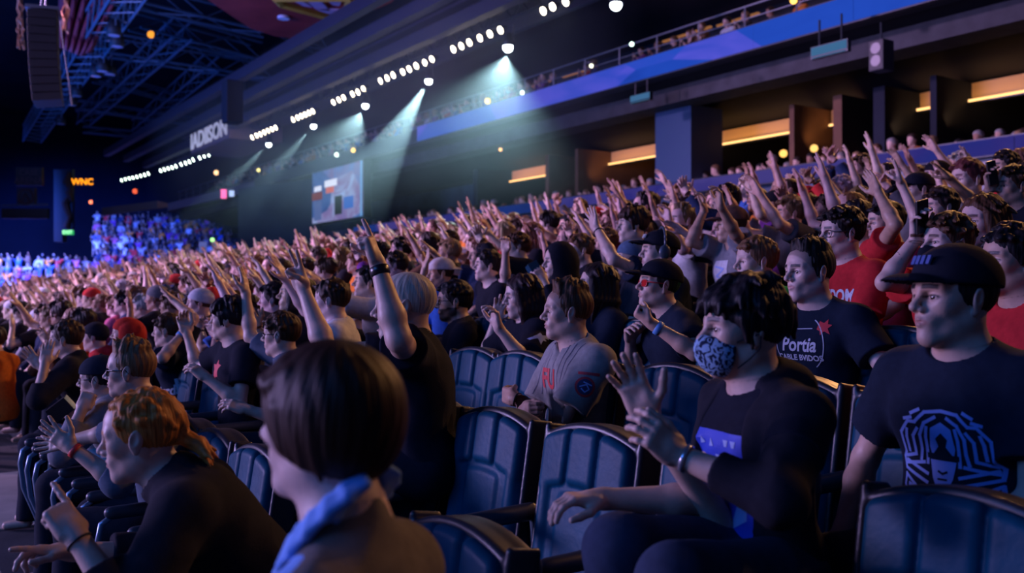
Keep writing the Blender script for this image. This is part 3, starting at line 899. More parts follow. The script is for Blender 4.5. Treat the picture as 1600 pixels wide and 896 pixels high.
# ---------------------------------------------------------------- the arena
ROWX = [.55, 1.30, 2.02, 2.78] + [2.78 + .78 * k for k in range(1, 9)]
TOPZ = [-.75, -.60, -.44, -.29] + [-.29 + .155 * k for k in range(1, 9)]
FLZ = [z - .98 for z in TOPZ]
NR = len(ROWX)
Y0, Y1 = -2.2, 35.0

def box(name, a, b, m, kind='structure', parent=None, bevel=0):
    a = np.array(a, float); b = np.array(b, float); mb = MB(); mb.box((a + b) / 2, np.abs(b - a) / 2)
    o = mb.build(name, m, parent, bevel=bevel)
    if kind: o['kind'] = kind
    return o

def ytoX(X, x):   # world y where plane x is seen at column X
    return PX(X, 463, x)[1]
def zl(slope, x): # height on plane x whose line runs with this image slope to the vanishing point
    return slope * x / math.cos(YAW)
def PZ(X, Y, z):
    r = cF + cR * (X - 800) / FPX + cU * (448 - Y) / FPX
    return r * (z / r[2])

conc = mat('dark_concrete', (.045, .047, .055), .75, .3, noise=.25, nscale=3, bump=.3, bscale=25)
conc2 = mat('pale_concrete', (.20, .18, .16), .7, .3, noise=.2, nscale=2, bump=.2, bscale=18)
dark = mat('dark_wall_paint', (.012, .016, .028), .8, .2, noise=.3, nscale=.5)
darkmetal = mat('dark_metal', (.03, .035, .045), .45, .5, metal=.6)
steel = mat('steel', (.25, .27, .32), .4, .5, metal=.7)
brownwall = mat('suite_wall_brown', (.16, .085, .05), .8, .2, noise=.2, nscale=1.2)

mb = MB()
prev = -1.3
for i in range(NR):
    x1 = ROWX[i] + .13; x0 = (ROWX[i - 1] + .13) if i else -.35
    mb.box(((x0 + x1) / 2, (Y0 + Y1) / 2, FLZ[i] - .5), ((x1 - x0) / 2, (Y1 - Y0) / 2, .5))
tag(mb.build('floor_terrace', conc), kind='structure')
box('floor', (-30, -6, FLZ[0] - .9), (-.35, 88, FLZ[0] - .28), conc2)
box('floor_landing', (-30, 35, FLZ[0] - .8), (14, 88, FLZ[0] - .3), conc)
# concourse behind the last row
xc = ROWX[-1] + .13
box('floor_concourse', (xc, Y0, FLZ[-1] - .3), (18.0, 60, FLZ[-1] + .0), conc)
box('wall_concourse', (18.0, Y0, FLZ[-1]), (18.3, 51, zl(.137, 18)), mat('concourse_wall_blue', (.03, .06, .12), .35, .5, noise=.4, nscale=1.5))

def led(name, tones, s, seed, sc=(.25, .35, 1.2)):
    m = bpy.data.materials.new(name); m.use_nodes = True; nt = m.node_tree; N = nt.nodes; L = nt.links; N.clear()
    tc = N.new('ShaderNodeTexCoord'); mp = N.new('ShaderNodeMapping'); mp.inputs['Scale'].default_value = sc; mp.inputs['Location'].default_value = (seed, seed * 2.3, 0)
    L.new(tc.outputs['Object'], mp.inputs[0])
    v = N.new('ShaderNodeTexVoronoi'); v.feature = 'F1'; v.inputs['Scale'].default_value = 1.0; v.inputs['Randomness'].default_value = .9; L.new(mp.outputs[0], v.inputs['Vector'])
    nz = N.new('ShaderNodeTexNoise'); nz.inputs['Scale'].default_value = 2.2; nz.inputs['Distortion'].default_value = 1.2; L.new(mp.outputs[0], nz.inputs['Vector'])
    ad = N.new('ShaderNodeMath'); ad.operation = 'MULTIPLY_ADD'; sx = N.new('ShaderNodeSeparateColor'); L.new(v.outputs['Color'], sx.inputs[0])
    L.new(sx.outputs[0], ad.inputs[0]); ad.inputs[1].default_value = .6; mu = N.new('ShaderNodeMath'); mu.operation = 'MULTIPLY'; mu.inputs[1].default_value = .45; L.new(nz.outputs[0], mu.inputs[0]); L.new(mu.outputs[0], ad.inputs[2])
    cr = N.new('ShaderNodeValToRGB'); cr.color_ramp.interpolation = 'LINEAR'; e = cr.color_ramp.elements
    n = len(tones); e[0].position = .1; e[0].color = (*tones[0], 1); e[1].position = .85; e[1].color = (*tones[-1], 1)
    for i in range(1, n - 1): q = e.new(.1 + .75 * i / (n - 1)); q.color = (*tones[i], 1)
    L.new(ad.outputs[0], cr.inputs[0]); em = N.new('ShaderNodeEmission'); em.inputs[1].default_value = s; L.new(cr.outputs[0], em.inputs[0])
    o = N.new('ShaderNodeOutputMaterial'); L.new(em.outputs[0], o.inputs[0]); return m
led_hi = led('led_fascia', [(.008, .035, .30), (.014, .060, .46), (.018, .075, .54), (.035, .07, .56), (.11, .10, .70)], .95, 3.1, (.2, .18, .5))
led_lo = led('led_ribbon', [(.003, .012, .10), (.006, .025, .20), (.010, .035, .26), (.035, .03, .24), (.07, .055, .28)], .75, 7.7, (.2, .25, .5))

def led_board(name, x, ya, yb, z0, z1, m, label, ym=None):
    t = bpy.data.objects.new(name, None); COL.objects.link(t); t.location = (x, min(ya, yb), z0); tag(t, label, 'LED board', None)
    L = abs(yb - ya); mb = MB(); mb.box((.10, L / 2, (z1 - z0) / 2), (.09, L / 2, (z1 - z0) / 2 + .03)); mb.build('housing', darkmetal, t)
    n = max(2, int(L / 2.6)); w = L / n
    for k in range(n):
        mb = MB(); mb.box((-.005, w * (k + .5), (z1 - z0) / 2), (.012, w / 2 - .012, (z1 - z0) / 2)); mb.build('display_panel', m, t)
    return t
yA = ytoX(660, 17)
zf0, zf1 = zl(.274, 17), zl(.300, 17)
box('wall_fascia', (17.0, Y0, zf0), (17.3, 66, zf1), mat('fascia_grey', (.03, .035, .055), .6, .3, noise=.2, nscale=1))
led_board('fascia_display', 16.78, -1.0, yA, zf0, zf1, led_hi, 'long blue LED board running along the upper balcony edge')
zr1 = zl(.1375, 18); zr0 = zr1 - .30
led_board('ribbon_display', 17.78, -1.0, ytoX(560, 18), zr0, zr1, led_lo, 'dim blue and purple LED ribbon along the front of the suites')
# soffit of the balcony and the suites beneath it
sof = mat('soffit_dark', (.005, .006, .011), .7, .2, noise=.3, nscale=.6)
mb = MB(); mb.prism([(17.3, Y0, zf0), (21.2, Y0, zl(.192, 21)), (27, Y0, zl(.192, 21)), (27, Y0, zl(.192, 21) + .06), (17.3, Y0, zf0 + .03)], (0, 66 - Y0, 0)); tag(mb.build('ceiling_soffit', sof), kind='structure')
box('floor_suites', (18.35, Y0, zr1 - 1.5), (25, 66, zr1 - 1.15), conc)
ys = [ytoX(X, 21) for X in (1640, 1515, 1430, 1365, 1290, 1110, 1050, 950, 905, 790)]
box('wall_suites', (24.6, Y0, zr1 - 1.15), (24.9, 66, zl(.192, 21)), brownwall)
box('wall_suites_dark', (22.0, ytoX(785, 22), zr1 - 1.15), (22.4, 66, zl(.192, 21)), mat('far_suite_blue', (.02, .05, .09), .6, .3, noise=.5, nscale=.8))
pan = mat('suite_bulkhead_panel', (.50, .33, .18), .7, .3)
for n_, (Xa, Xb) in enumerate([(1640, 1515), (1500, 1432), (1355, 1300), (1288, 1112), (1048, 955), (873, 800)]):
    ya, yb = ytoX(Xa, 21), ytoX(Xb, 21); zt = zl(.192, 21)
    t = bpy.data.objects.new('suite_light', None); COL.objects.link(t); t.location = (21.0, ya, zt - .45)
    tag(t, ['warm cove light of the suite at the far right end', 'warm cove light right of the reddish suite wall', 'short warm cove light left of the reddish suite wall', 'longest warm cove light, right of the dark blue column', 'warm cove light just left of the dark blue column', 'warm cove light of the leftmost lit suite'][n_], 'light')
    L = yb - ya
    mb = MB(); mb.box((.06, L / 2, .24), (.06, L / 2, .20)); mb.build('bulkhead', pan, t)
    mb = MB(); mb.box((-.10, L / 2, .02), (.05, L / 2 - .03, .028)); mb.build('lamp_strip', emat('cove_warm', (1, .52, .18), 2.3), t)
    mb = MB(); mb.box((-.08, L / 2, -.03), (.09, L / 2, .015)); mb.build('ledge', darkmetal, t)
    ld = bpy.data.lights.new('suite_glow', 'AREA'); ld.shape = 'RECTANGLE'; ld.size = L * .9; ld.size_y = .3; ld.energy = 5 * L; ld.spread = math.radians(110); ld.color = (1, .50, .20)
    lo = bpy.data.objects.new('suite_glow', ld); COL.objects.link(lo); lo.location = (19.9, (ya + yb) / 2, zt - 1.0); lo.rotation_euler = Vector((1.1, 0, .85)).to_track_quat('-Z', 'Y').to_euler(); lo['kind'] = 'helper'
for i, (X, w) in enumerate([(1515, .15), (1430, .3), (1365, .25), (1293, .15), (1112, .15), (952, .15), (905, .2), (790, .3)]):
    y = ytoX(X, 21); box('trim_%d' % (i + 1), (19.6, y - w / 2, zr1 - 1.15), (24.6, y + w / 2, zl(.192, 21)), dark if i in (0, 1, 4, 7) else brownwall)
ya, yb = ytoX(1105, 19), ytoX(1049, 19)
box('wall_column', (18.4, ya, zr1 - .25), (19.6, yb, zl(.25, 17)), mat('column_blue', (.03, .07, .16), .5, .4))
# upper deck
mb = MB()
for k in range(10):
    z = zf1 - .2 + .42 * k; mb.box((18.2 + .85 * k, (Y0 + 66) / 2, z - .4), (.425, (66 - Y0) / 2, .45))
tag(mb.build('floor_upper_deck', conc), kind='structure')
box('wall_upper_deck', (26.6, Y0, zf1), (27, 66, 15), mat('upper_wall_brown', (.035, .022, .02), .8, .2, noise=.3, nscale=.4))
rail = bpy.data.objects.new('balcony_railing', None); COL.objects.link(rail); rail.location = (17.15, 0, zf1); tag(rail, 'thin metal railing along the top of the upper balcony', 'railing')
mb = MB(); mb.tube([(0, Y0, .62), (0, 64, .62)], .025, 6); mb.build('top_rail', steel, rail)
mb = MB(); mb.tube([(0, Y0, .33), (0, 64, .33)], .015, 6); mb.build('middle_rail', steel, rail)
for k in range(44):
    mb = MB(); mb.tube([(0, -1 + 1.5 * k, 0), (0, -1 + 1.5 * k, .62)], .02, 6); mb.build('post', steel, rail)
orange = emat('concession_orange', (.9, .36, .14), .30)
for i, (Xa, Xb, Ya) in enumerate([(1185, 1120, 22), (1110, 1035, 45), (930, 878, 104), (862, 820, 123)]):
    p = PX((Xa + Xb) / 2, Ya + 8, 20.5); a, b = ytoX(Xa, 20.5), ytoX(Xb, 20.5)
    t = box('concession_light', (20.5, a, p[2] - .03), (20.6, b, p[2] + .03), orange, None, bevel=.01); tag(t, ['orange strip light behind the railing nearest the top right', 'orange strip light behind the railing, second from the right', 'dull orange strip light behind the railing, third from the right', 'faint orange strip light behind the railing, leftmost of four'][i], 'light')

# hanging monitors and loudspeaker under the soffit
for i, (X, Y, w, D) in enumerate([(1295, 77, 60, 18), (1000, 153, 40, 25), (790, 210, 24, 33)]):
    p = P(X, Y, D); hw = w * D / 1500 / 2 * 1.15; hh = hw * .28
    t = bpy.data.objects.new('hanging_monitor', None); COL.objects.link(t); t.location = p
    tag(t, ['large blue monitor hanging under the balcony soffit on the right', 'medium pale monitor hanging under the balcony soffit', 'small blue monitor hanging farthest left under the soffit'][i], 'monitor', 'monitors under the balcony soffit')
    ax = np.array([[0, 1, 0], [-1, 0, 0], [0, 0, 1]])
    MB().box((.05, 0, 0), (.05, hw, hh)).build('case', darkmetal, t)
    MB().box((-.008, 0, hh * .18), (.008, hw * .95, hh * .68)).build('screen', emat('monitor_glow', (.10, .30, .62), .45), t)
    MB().box((-.008, 0, -hh * .85), (.01, hw * .9, hh * .08)).build('light_bar', emat('monitor_glow2', (.06, .25, .5), .4), t)
    for q_ in (1, -1): MB().tube([(.05, q_ * hw * .6, hh), (.05, q_ * hw * .6, hh + .5)], .02).build('bracket', darkmetal, t)
p = P(1377, 88, 17); t = bpy.data.objects.new('ceiling_loudspeaker', None); COL.objects.link(t); t.location = p; tag(t, 'tall black loudspeaker hanging under the soffit right of the monitor', 'loudspeaker')
MB().box((0, 0, 0), (.16, .15, .27)).build('cabinet', mat('speaker_black', (.015, .017, .025), .6), t, bevel=.02)
for z in (.12, -.1): MB().tube([(-.17, 0, z), (-.165, 0, z)], .10, 20).build('speaker_cone', mat('cone_grey', (.05, .06, .09), .4), t)
MB().tube([(0, 0, .27), (0, 0, .6)], .02).build('bracket', darkmetal, t)

# the big screen on the balcony's front line
ya, yb = ytoX(580, 17.4), ytoX(501, 17.4); z0, z1 = zl(.156, 17.4), zl(.2645, 17.4)
t = bpy.data.objects.new('video_screen', None); COL.objects.link(t); t.location = (17.0, ya, z0); tag(t, 'large bright video screen hanging below the balcony, showing team pictures', 'screen')
L = yb - ya; Hh = z1 - z0
MB().box((.2, L / 2, Hh / 2), (.18, L / 2 + .08, Hh / 2 + .06)).build('housing', darkmetal, t)
MB().box((0, L / 2, Hh / 2), (.015, L / 2, Hh / 2)).build('display', led('screen_picture', [(.01, .03, .14), (.03, .08, .28), (.08, .15, .42), (.16, .10, .28), (.25, .35, .62)], 1.1, 11.3, (.3, .32, .55)), t)
def sq(name, u0, u1, v0, v1, col, s=1.0, dx=-.02):   # u from the screen's left, v from its bottom, 0..1
    MB().box((dx, L * (1 - (u0 + u1) / 2), Hh * (v0 + v1) / 2), (.01, L * (u1 - u0) / 2, Hh * (v1 - v0) / 2)).build(name, emat('px_' + name + str(int(s * 100)), col, s), t)
sq('caption', .05, .20, .62, .72, (.75, .8, 1)); sq('caption', .27, .52, .66, .79, (.75, .8, 1)); sq('picture', .30, .46, .54, .65, (.7, .12, .1), .8)
sq('picture', .0, .22, .45, .60, (.3, .03, .04), .5); sq('figure', .48, .62, .10, .45, (.01, .008, .02), .3); sq('figure', .66, .84, .18, .40, (.03, .12, .5), 1)
sq('figure', .05, .2, .05, .42, (.12, .18, .5), .6); sq('frame_line', .97, 1.0, .0, 1.0, (.12, .3, .6), 1)

# catwalk with flood lights
cat = bpy.data.objects.new('catwalk_truss', None); COL.objects.link(cat); cat.location = (15.3, 0, 7.8); tag(cat, 'long dark catwalk truss carrying the rows of flood lights', 'truss')
for (dx, dz, r) in ((0, .1, .05), (0, .9, .05), (.9, .1, .05), (.9, .9, .05)): MB().tube([(dx, -4, dz), (dx, 61, dz)], r, 6).build('chord', darkmetal, cat)
mb = MB()
for k in range(42): y = -3 + 1.5 * k; mb.tube([(0, y, .1), (0, y + .75, .9), (0, y + 1.5, .1)], .025, 5); mb.tube([(.9, y, .1), (.9, y + .75, .9), (.9, y + 1.5, .1)], .025, 5)
mb.build('lacing', darkmetal, cat)
MB().box((.45, 28, .12), (.45, 32, .02)).build('walkway', mat('walkway_purple', (.05, .04, .07), .6), cat)
MB().box((2.2, 28, 1.9), (1.2, 32, .06)).build('upper_walkway', mat('walkway_purple', (.05, .04, .07), .6), cat)
warmw = emat('flood_warm', (1, .86, .62), 14); coolw = emat('flood_cool', (.75, .95, 1), 14); greenw = emat('flood_green', (.75, 1, .88), 10)
fl = [(190, 282), (196, 280), (202, 279), (208, 278), (214, 276.5), (220, 275), (226, 273.5), (232, 271.5), (251, 267), (257, 265), (263, 263.5), (269, 262), (275, 260), (283, 257), (290, 255), (296, 253), (302, 250), (312, 247), (319, 244), (326, 242),
      (394, 215), (401, 212), (407, 210), (413, 207), (419, 204.5), (425, 202), (431, 199.5), (458, 187), (465, 184), (471, 181.5), (477, 179), (483, 176.5), (489, 174),
      (521, 160), (529.5, 156), (537, 152.5), (551, 147), (559.5, 144), (568, 139), (594.5, 126.5), (605, 122), (614.5, 117.5), (629.5, 112.5), (639.5, 108), (650.5, 103), (664, 98), (675, 92.5),
      (708.5, 77), (721, 72), (733.5, 66.5), (750, 59.5), (765.5, 53), (782, 47), (849, 17), (863.5, 10.5), (884, 3)]
for i, (X, Y) in enumerate(fl):
    p = PX(X, Y, 15.0); t = bpy.data.objects.new('flood_light', None); COL.objects.link(t); t.location = p; t.rotation_euler = (0, math.radians(-28), 0)
    grp = 'far greenish' if X < 340 else 'middle' if X < 500 else 'near'
    tag(t, {'far greenish': 'small bright flood light in the far row beside the arena sign', 'middle': 'bright flood light in the packed middle row on the catwalk', 'near': 'round white flood light in the near rows on the catwalk'}[grp], 'light', grp + ' flood lights on the catwalk')
    if i == 0:
        c = MB(); c.tube([(.22, 0, 0), (.05, 0, 0), (0, 0, 0)], [.07, .11, .125], 14); hm = c.build('housing', darkmetal, t, smooth=True)
        c = MB(); c.tube([(-.012, 0, 0), (.002, 0, 0)], .105, 16); lm = c.build('lens', greenw, t)
        c = MB(); c.tube([(.1, 0, .1), (.1, 0, .3)], .015, 6); ym = c.build('yoke', darkmetal, t); lens_me = {'far greenish': lm.data}
        for k_, m_ in (('middle', warmw), ('near', warmw)): e_ = lm.data.copy(); e_.materials.clear(); e_.materials.append(m_); lens_me[k_] = e_
    else:
        link('housing', hm.data, t); link('lens', lens_me[grp], t); link('yoke', ym.data, t)
# moving heads below, each with its beam in the haze
movers = [(964, 4, None), (795, 71, (-.25, .35, -1)), (671, 124, None), (572, 163, (-.25, .3, -1)), (491, 195, None), (421, 224, None)]
haze_m = bpy.data.materials.new('lit_haze')
BEAMS = []
tgts = {671: [(608, 232)], 491: [(468, 222)], 421: [(400, 245)], 795: [(770, 180)], 572: [(530, 240)], 964: [(940, 70)]}
for (X, Y, _) in movers:
    p = PX(X, Y, 14.6); t = bpy.data.objects.new('moving_spotlight', None); COL.objects.link(t); t.location = p
    tag(t, {964: 'bright spotlight at the top edge of the photo', 795: 'bright white spotlight beside the near end of the flood lights', 671: 'spotlight throwing the widest beam through the haze', 572: 'white spotlight left of the widest beam', 491: 'spotlight with a narrow beam below the middle lights', 421: 'farthest small spotlight left of the narrow beam'}[X], 'spotlight', 'moving spotlights under the catwalk')
    r = .17 if X > 700 else .14
    MB().tube([(0, 0, -.02), (0, 0, .10), (0, 0, .32)], [r, r, r * .6], 16).build('head', darkmetal, t, smooth=True)
    v_, f_ = sphere_grid(r * .8, 16, 10); o_ = link('lens', raw_mesh('lens', v_, f_, emat('spot_white', (.80, .95, 1), 16)), t); o_.location = (-.03, 0, -.06)
    MB().tube([(0, -r - .04, .05), (0, -r - .04, .5), (0, r + .04, .5), (0, r + .04, .05)], .02, 6).build('yoke', darkmetal, t)
    for (tx, ty) in tgts[X]:
        q = PX(tx, ty, 13.2 if X == 671 else 14.0)
        BEAMS.append((p, q, X))

box('floor_aisle', (ROWX[0] + .14, 7.3, FLZ[1]), (ROWX[1] + .12, 9.6, FLZ[1] + .012), mat('aisle_pale', (.42, .38, .34), .7, .3, noise=.2, nscale=3))
# ---------------------------------------------------------------- roof, hanging things, far stand
box('ceiling', (-30, -6, 15.0), (27, 92, 15.3), mat('roof_dark', (.012, .014, .024), .8, .2, noise=.4, nscale=.3))
truss_m = mat('truss_blue_grey', (.10, .16, .24), .45, .5, metal=.3)
def truss(a, b, w, label, name='roof_truss', m=None, seg=None, r=.05):
    a = np.array(a, float); b = np.array(b, float); L = np.linalg.norm(b - a); ax = frame(b - a)
    t = bpy.data.objects.new(name, None); COL.objects.link(t); t.location = a; tag(t, label, 'truss')
    def at(s, y, z): return ax[:, 0] * s + ax[:, 1] * y + ax[:, 2] * z
    m = m or truss_m
    for (y, z) in ((-w / 2, 0), (w / 2, 0), (-w / 2, w), (w / 2, w)): MB().tube([at(0, y, z), at(L, y, z)], r, 6).build('chord', m, t)
    mb = MB(); n = int(L / (seg or w * 1.2)); st = L / n
    for k in range(n):
        for y in (-w / 2, w / 2): mb.tube([at(k * st, y, 0), at((k + .5) * st, y, w), at((k + 1) * st, y, 0)], r * .5, 5)
        mb.tube([at(k * st, -w / 2, 0), at((k + .5) * st, w / 2, 0), at((k + 1) * st, -w / 2, 0)], r * .5, 5)
    mb.build('lacing', m, t)
    return t
truss(PZ(212, -20, 9.6), PZ(50, 222, 9.6), 1.0, 'box lighting truss running down the left side past the speaker', 'lighting_truss', seg=1.4, r=.05)
z = 11.0
for i, (a, b, w, lb) in enumerate([((190, 2), (420, 55), .9, 'blue roof truss crossing the very top left'), ((210, 45), (400, 95), .8, 'blue roof truss second from the top left'), ((165, 85), (420, 125), .9, 'blue roof truss crossing behind the orange lamp'), ((150, 128), (275, 160), .5, 'thin bright blue roof truss right of the lighting truss'),
      ((285, 60), (130, 195), .8, 'blue roof girder slanting down towards the far stand'), ((400, 30), (500, 80), .8, 'blue roof truss under the red banner'), ((120, 170), (300, 196), .5, 'thin blue roof truss above the arena sign'), ((130, 207), (205, 214), .4, 'lowest bright blue bar of the roof far away'), ((330, 110), (215, 205), .7, 'blue roof girder slanting just left of the arena sign')]):
    truss(PZ(*a, z), PZ(*b, z), w, lb, r=.06 if w > .6 else .05, seg=2.4)
for i, (a, b) in enumerate([((600, -20), (330, 108)), ((700, -20), (400, 108)), ((900, -60), (430, 150))]):
    zz = (10.2, 9.6, 9.0)[i]; A = PX(a[0], a[1], 12.0 + i * 1.1); B = PX(b[0], b[1], 12.0 + i * 1.1); B[2] = A[2]
    t = box('ceiling_girder', (12 + i * 1.1, A[1], A[2] - .25), (12.35 + i * 1.1, 61, A[2] + .15), mat('girder_purple', (.03, .026, .045), .6, .4), None, bevel=.03); tag(t, ['dark girder edge running under the roof nearest the red banner', 'purple grey girder along the roof, middle of three', 'purple grey girder nearest above the flood lights'][i], 'girder')
# red banner slab with a yellow framed sign, seen from below
red = mat('red_banner_cloth', (.30, .03, .03), .8, .2, noise=.3, nscale=.6); zb = 9.4
t = bpy.data.objects.new('ceiling_banner', None); COL.objects.link(t); c0 = PZ(460, 10, zb); t.location = c0; tag(t, 'dark red banner under the roof with a yellow framed sign', 'banner')
def pzl(X, Y, dz=0): return PZ(X, Y, zb) - c0 + V3(0, 0, dz)
MB().prism([pzl(*q) for q in [(325, 0), (300, -30), (640, -30), (612, 4), (560, 26), (520, 42), (455, 60), (430, 57), (390, 44)]], (0, 0, .4)).build('cloth', red, t)
ym = mat('sign_yellow', (.55, .30, .04), .6); lm = mat('sign_lilac', (.45, .28, .42), .6)
fr = [(430, -6), (548, -6), (534, 30), (440, 4)]
mb = MB()
for k in range(4):
    a, b = fr[k], fr[(k + 1) % 4]; mb.tube([pzl(*a, -.06), pzl(*b, -.06)], .12, 6)
mb.build('sign_frame', ym, t)
for q in ([(455, -4), (470, -4), (488, 8), (474, 6)], [(478, -4), (500, -4), (516, 14), (492, 10)], [(508, -4), (535, -4), (530, 6), (520, 4)], [(492, 10), (530, 12), (526, 22), (500, 14)]):
    MB().prism([pzl(*p, -.03) for p in q], (0, 0, -.05)).build('sign_mark', lm, t)
MB().tube([pzl(443, 25, -.02), pzl(443, 25, -.1)], .2, 16).build('lamp', mat('lamp_white', (.7, .65, .8), .4), t)
# red drape on the left
t = bpy.data.objects.new('red_drape', None); COL.objects.link(t); c0 = P(140, 20, 36); t.location = c0; tag(t, 'red drape hanging beside the black speaker array', 'drape')
V = []; Fc = []
for i in range(41):
    for j in range(9):
        X = 92 + (i / 40) * 105 - j * 7 * (i / 40); Yp = -30 + (j / 8) * (118 - 20 * abs(i / 40 - .7)); p = P(X, Yp, 36 + .5 * math.sin(i * .9 + j * .4)); V.append(p - c0)
for i in range(40):
    for j in range(8): q = i * 9 + j; Fc.append((q, q + 9, q + 10, q + 1))
o = link('cloth', raw_mesh('cloth', V, Fc, mat('red_drape_cloth', (.28, .05, .07), .7, .3, noise=.3, nscale=.5)), t); sm_ = o.modifiers.new('s', 'SOLIDIFY'); sm_.thickness = .06
MB().tube([P(88, -28, 36) - c0, P(200, -28, 36) - c0], .08).build('rod', darkmetal, t)
# line array
t = bpy.data.objects.new('speaker_array', None); COL.objects.link(t); p0 = P(68, 30, 19); t.location = p0; tag(t, 'tall black line array of speakers hanging top left', 'loudspeaker')
spk = mat('speaker_black', (.015, .017, .025), .6); ax = frame(-cR * .93 - cF * .37)
for k in range(11):
    c = V3(0, 0, -.16 * k) - ax[:, 0] * (.0009 * k * k); a = rot((0, 0, 1), 0); tl = .012 * k
    A = np.stack([ax[:, 0] * math.cos(tl) - V3(0, 0, 1) * math.sin(tl), ax[:, 1], ax[:, 2] * math.cos(tl) + ax[:, 0] * math.sin(tl)])
    MB().box(c, (.26, .42, .074), A).build('cabinet', spk, t, bevel=.01)
MB().box((0, 0, .14), (.3, .4, .03), ax.T).build('rigging_frame', steel, t)
for q_ in (1, -1): MB().tube([(0, .3 * q_, .15), (0, .1 * q_, 1.6)], .02).build('chain', steel, t)
MB().tube([ax[:, 0] * -.27 + ax[:, 1] * -.43 + V3(0, 0, .1), ax[:, 0] * -.5 + ax[:, 1] * -.43 + V3(0, 0, -1.6)], .012).build('edge_cable', steel, t)
for (X, Y, D) in ((33, 40, 24), (102, 8, 22)):
    t = bpy.data.objects.new('cable_bundle', None); COL.objects.link(t); c0 = P(X, Y, D); t.location = c0; tag(t, 'coiled cable bundle catching orange light %s of the speaker array' % ('left' if X < 50 else 'right'), 'cable')
    mb = MB(); rn = random.Random(X)
    for k in range(5): mb.tube([(rn.uniform(-.1, .1), rn.uniform(-.1, .1), 1.4 - .25 * j + rn.uniform(-.05, .05)) for j in range(9)], .02, 5)
    mb.build('cable', mat('cable_orange_lit', (.5, .2, .1), .4, metal=.4), t)  # the orange light on the cables is put into their base colour
# lamp heads on the lighting truss and an orange lamp
for i, (X, Y) in enumerate([(183, 60), (172, 105), (160, 100), (178, 42), (150, 108), (120, 140), (112, 155), (95, 185)]):
    p = PZ(X, Y, 9.4); t = bpy.data.objects.new('stage_lamp', None); COL.objects.link(t); t.location = p
    tag(t, 'black stage lamp hanging from the lighting truss on the left', 'stage lamp', 'stage lamps on the lighting truss')
    MB().tube([(0, 0, -.3), (0, 0, 0), (0, 0, .25)], [.26, .24, .15], 12).build('head', spk, t, smooth=True); MB().tube([(0, -.3, 0), (0, -.3, .45), (0, .3, .45), (0, .3, 0)], .03, 6).build('yoke', steel, t); MB().tube([(0, 0, -.31), (0, 0, -.3)], .2, 12).build('lens', mat('dim_lens', (.5, .4, .5), .1), t)
def bulb(name, X, Y, D, r, col, s, label, cat='light'):
    t = bpy.data.objects.new(name, None); COL.objects.link(t); t.location = P(X, Y, D); tag(t, label, cat)
    v, f = sphere_grid(r, 12, 8); o = link('bulb', raw_mesh('bulb', v, f, emat('em_%s_%d' % (name, X), col, s)), t); MB().box((r * .9, 0, 0), (r * .3, r * .8, r * .8)).build('fitting', darkmetal, t)
bulb('orange_lamp', 236, 54, 34, .13, (1, .35, .04), 1.3, 'single orange lamp glowing among the blue roof trusses')
for i, (X, Y, D, r, c, s, lb) in enumerate([(142, 316, 58, .11, (1, .2, .1), 3, 'small red orange lamp beside the far stand'), (211, 299, 55, .14, (1, .12, .05), 1.4, 'red lamp above the grey fascia of the far stand'), (338, 270, 48, .12, (1, .6, .3), 2.5, 'upright warm lamp on the far balcony'), (552, 235, 37, .09, (1, .6, .1), 2.5, 'yellow lamp on the balcony above the video screen'),
     (526, 242, 37, .09, (.8, 1, .9), 2.5, 'white lamp left of the yellow one above the video screen'), (404, 266, 44, .08, (1, .9, .3), 2.5, 'small yellow lamp at the far balcony rail'), (782, 234, 33, .06, (1, .5, .2), 2.5, 'small orange lamp under the small monitor'), (1224, 240, 22, .09, (1, .5, .12), 1.8, 'round warm lamp in the suite below the longest cove light'),
     (1272, 232, 22, .09, (1, .55, .15), 1.6, 'second round warm lamp in the suite, to the right'), (762, 158, 30, .09, (1, .7, .15), 3, 'yellow lamp at the balcony rail below the near spotlight'), (987, 69, 22, .05, (.7, 1, .9), 5, 'small white lamp cluster at the upper railing'), (816, 145, 29, .06, (.8, 1, 1), 5, 'white sparkle at the railing left end of the blue board'), (1240, 1, 19, .07, (1, .5, .1), 3, 'orange lamp at the top edge above the blue board'), (924, 103, 24, .05, (1, 1, .8), 3, 'pale yellow lamp on the upper railing'), (332, 375, 46, .1, (.4, 1, .3), 2.2, 'small green lamp at the edge of the far stand')]):
    bulb('glow_lamp', X, Y, D, r, c, s, lb)
# arena name sign
xs = 14.2; ya, yb = ytoX(357, xs), ytoX(297, xs); z0, z1 = zl(.432, xs), zl(.490, xs)
t = bpy.data.objects.new('arena_sign', None); COL.objects.link(t); t.location = (xs, ya, z0); tag(t, 'hanging box sign with tall pale letters above the flood lights', 'sign')
L = yb - ya; H_ = z1 - z0
MB().box((1.3, L / 2, H_ / 2), (1.3, L / 2, H_ / 2 + .05)).build('box', mat('sign_brown', (.30, .19, .17), .6, .3), t, bevel=.03)
me, bm = text_mesh('IADIISON', 1.0, .012); bm.to_mesh(me); bm.free()
n = len(me.vertices); co = np.empty(n * 3, f32); me.vertices.foreach_get('co', co); co = co.reshape(-1, 3); w = np.ptp(co[:, 0]); h = np.ptp(co[:, 1])
nc = np.stack([np.full(n, -.06), L / 2 - co[:, 0] / w * L * .93, H_ / 2 + (co[:, 1]) / h * H_ * .82], 1); me.vertices.foreach_set('co', nc.astype(f32).ravel()); me.materials.append(emat('sign_letter_glow', (.55, .60, 1), .7)); lt = link('lettering', me, t); so = lt.modifiers.new('s', 'SOLIDIFY'); so.thickness = .04
for y in (.2, L - .2): MB().tube([(.8, y, H_), (.8, y, H_ + 3)], .03).build('hanger', darkmetal, t)
t = box('hanging_loudspeaker', *(lambda c: (c - V3(.3, .3, .75), c + V3(.3, .3, .75)))(P(363, 160, 34)), spk, None, bevel=.05); tag(t, 'black loudspeaker hanging behind the arena sign', 'loudspeaker')
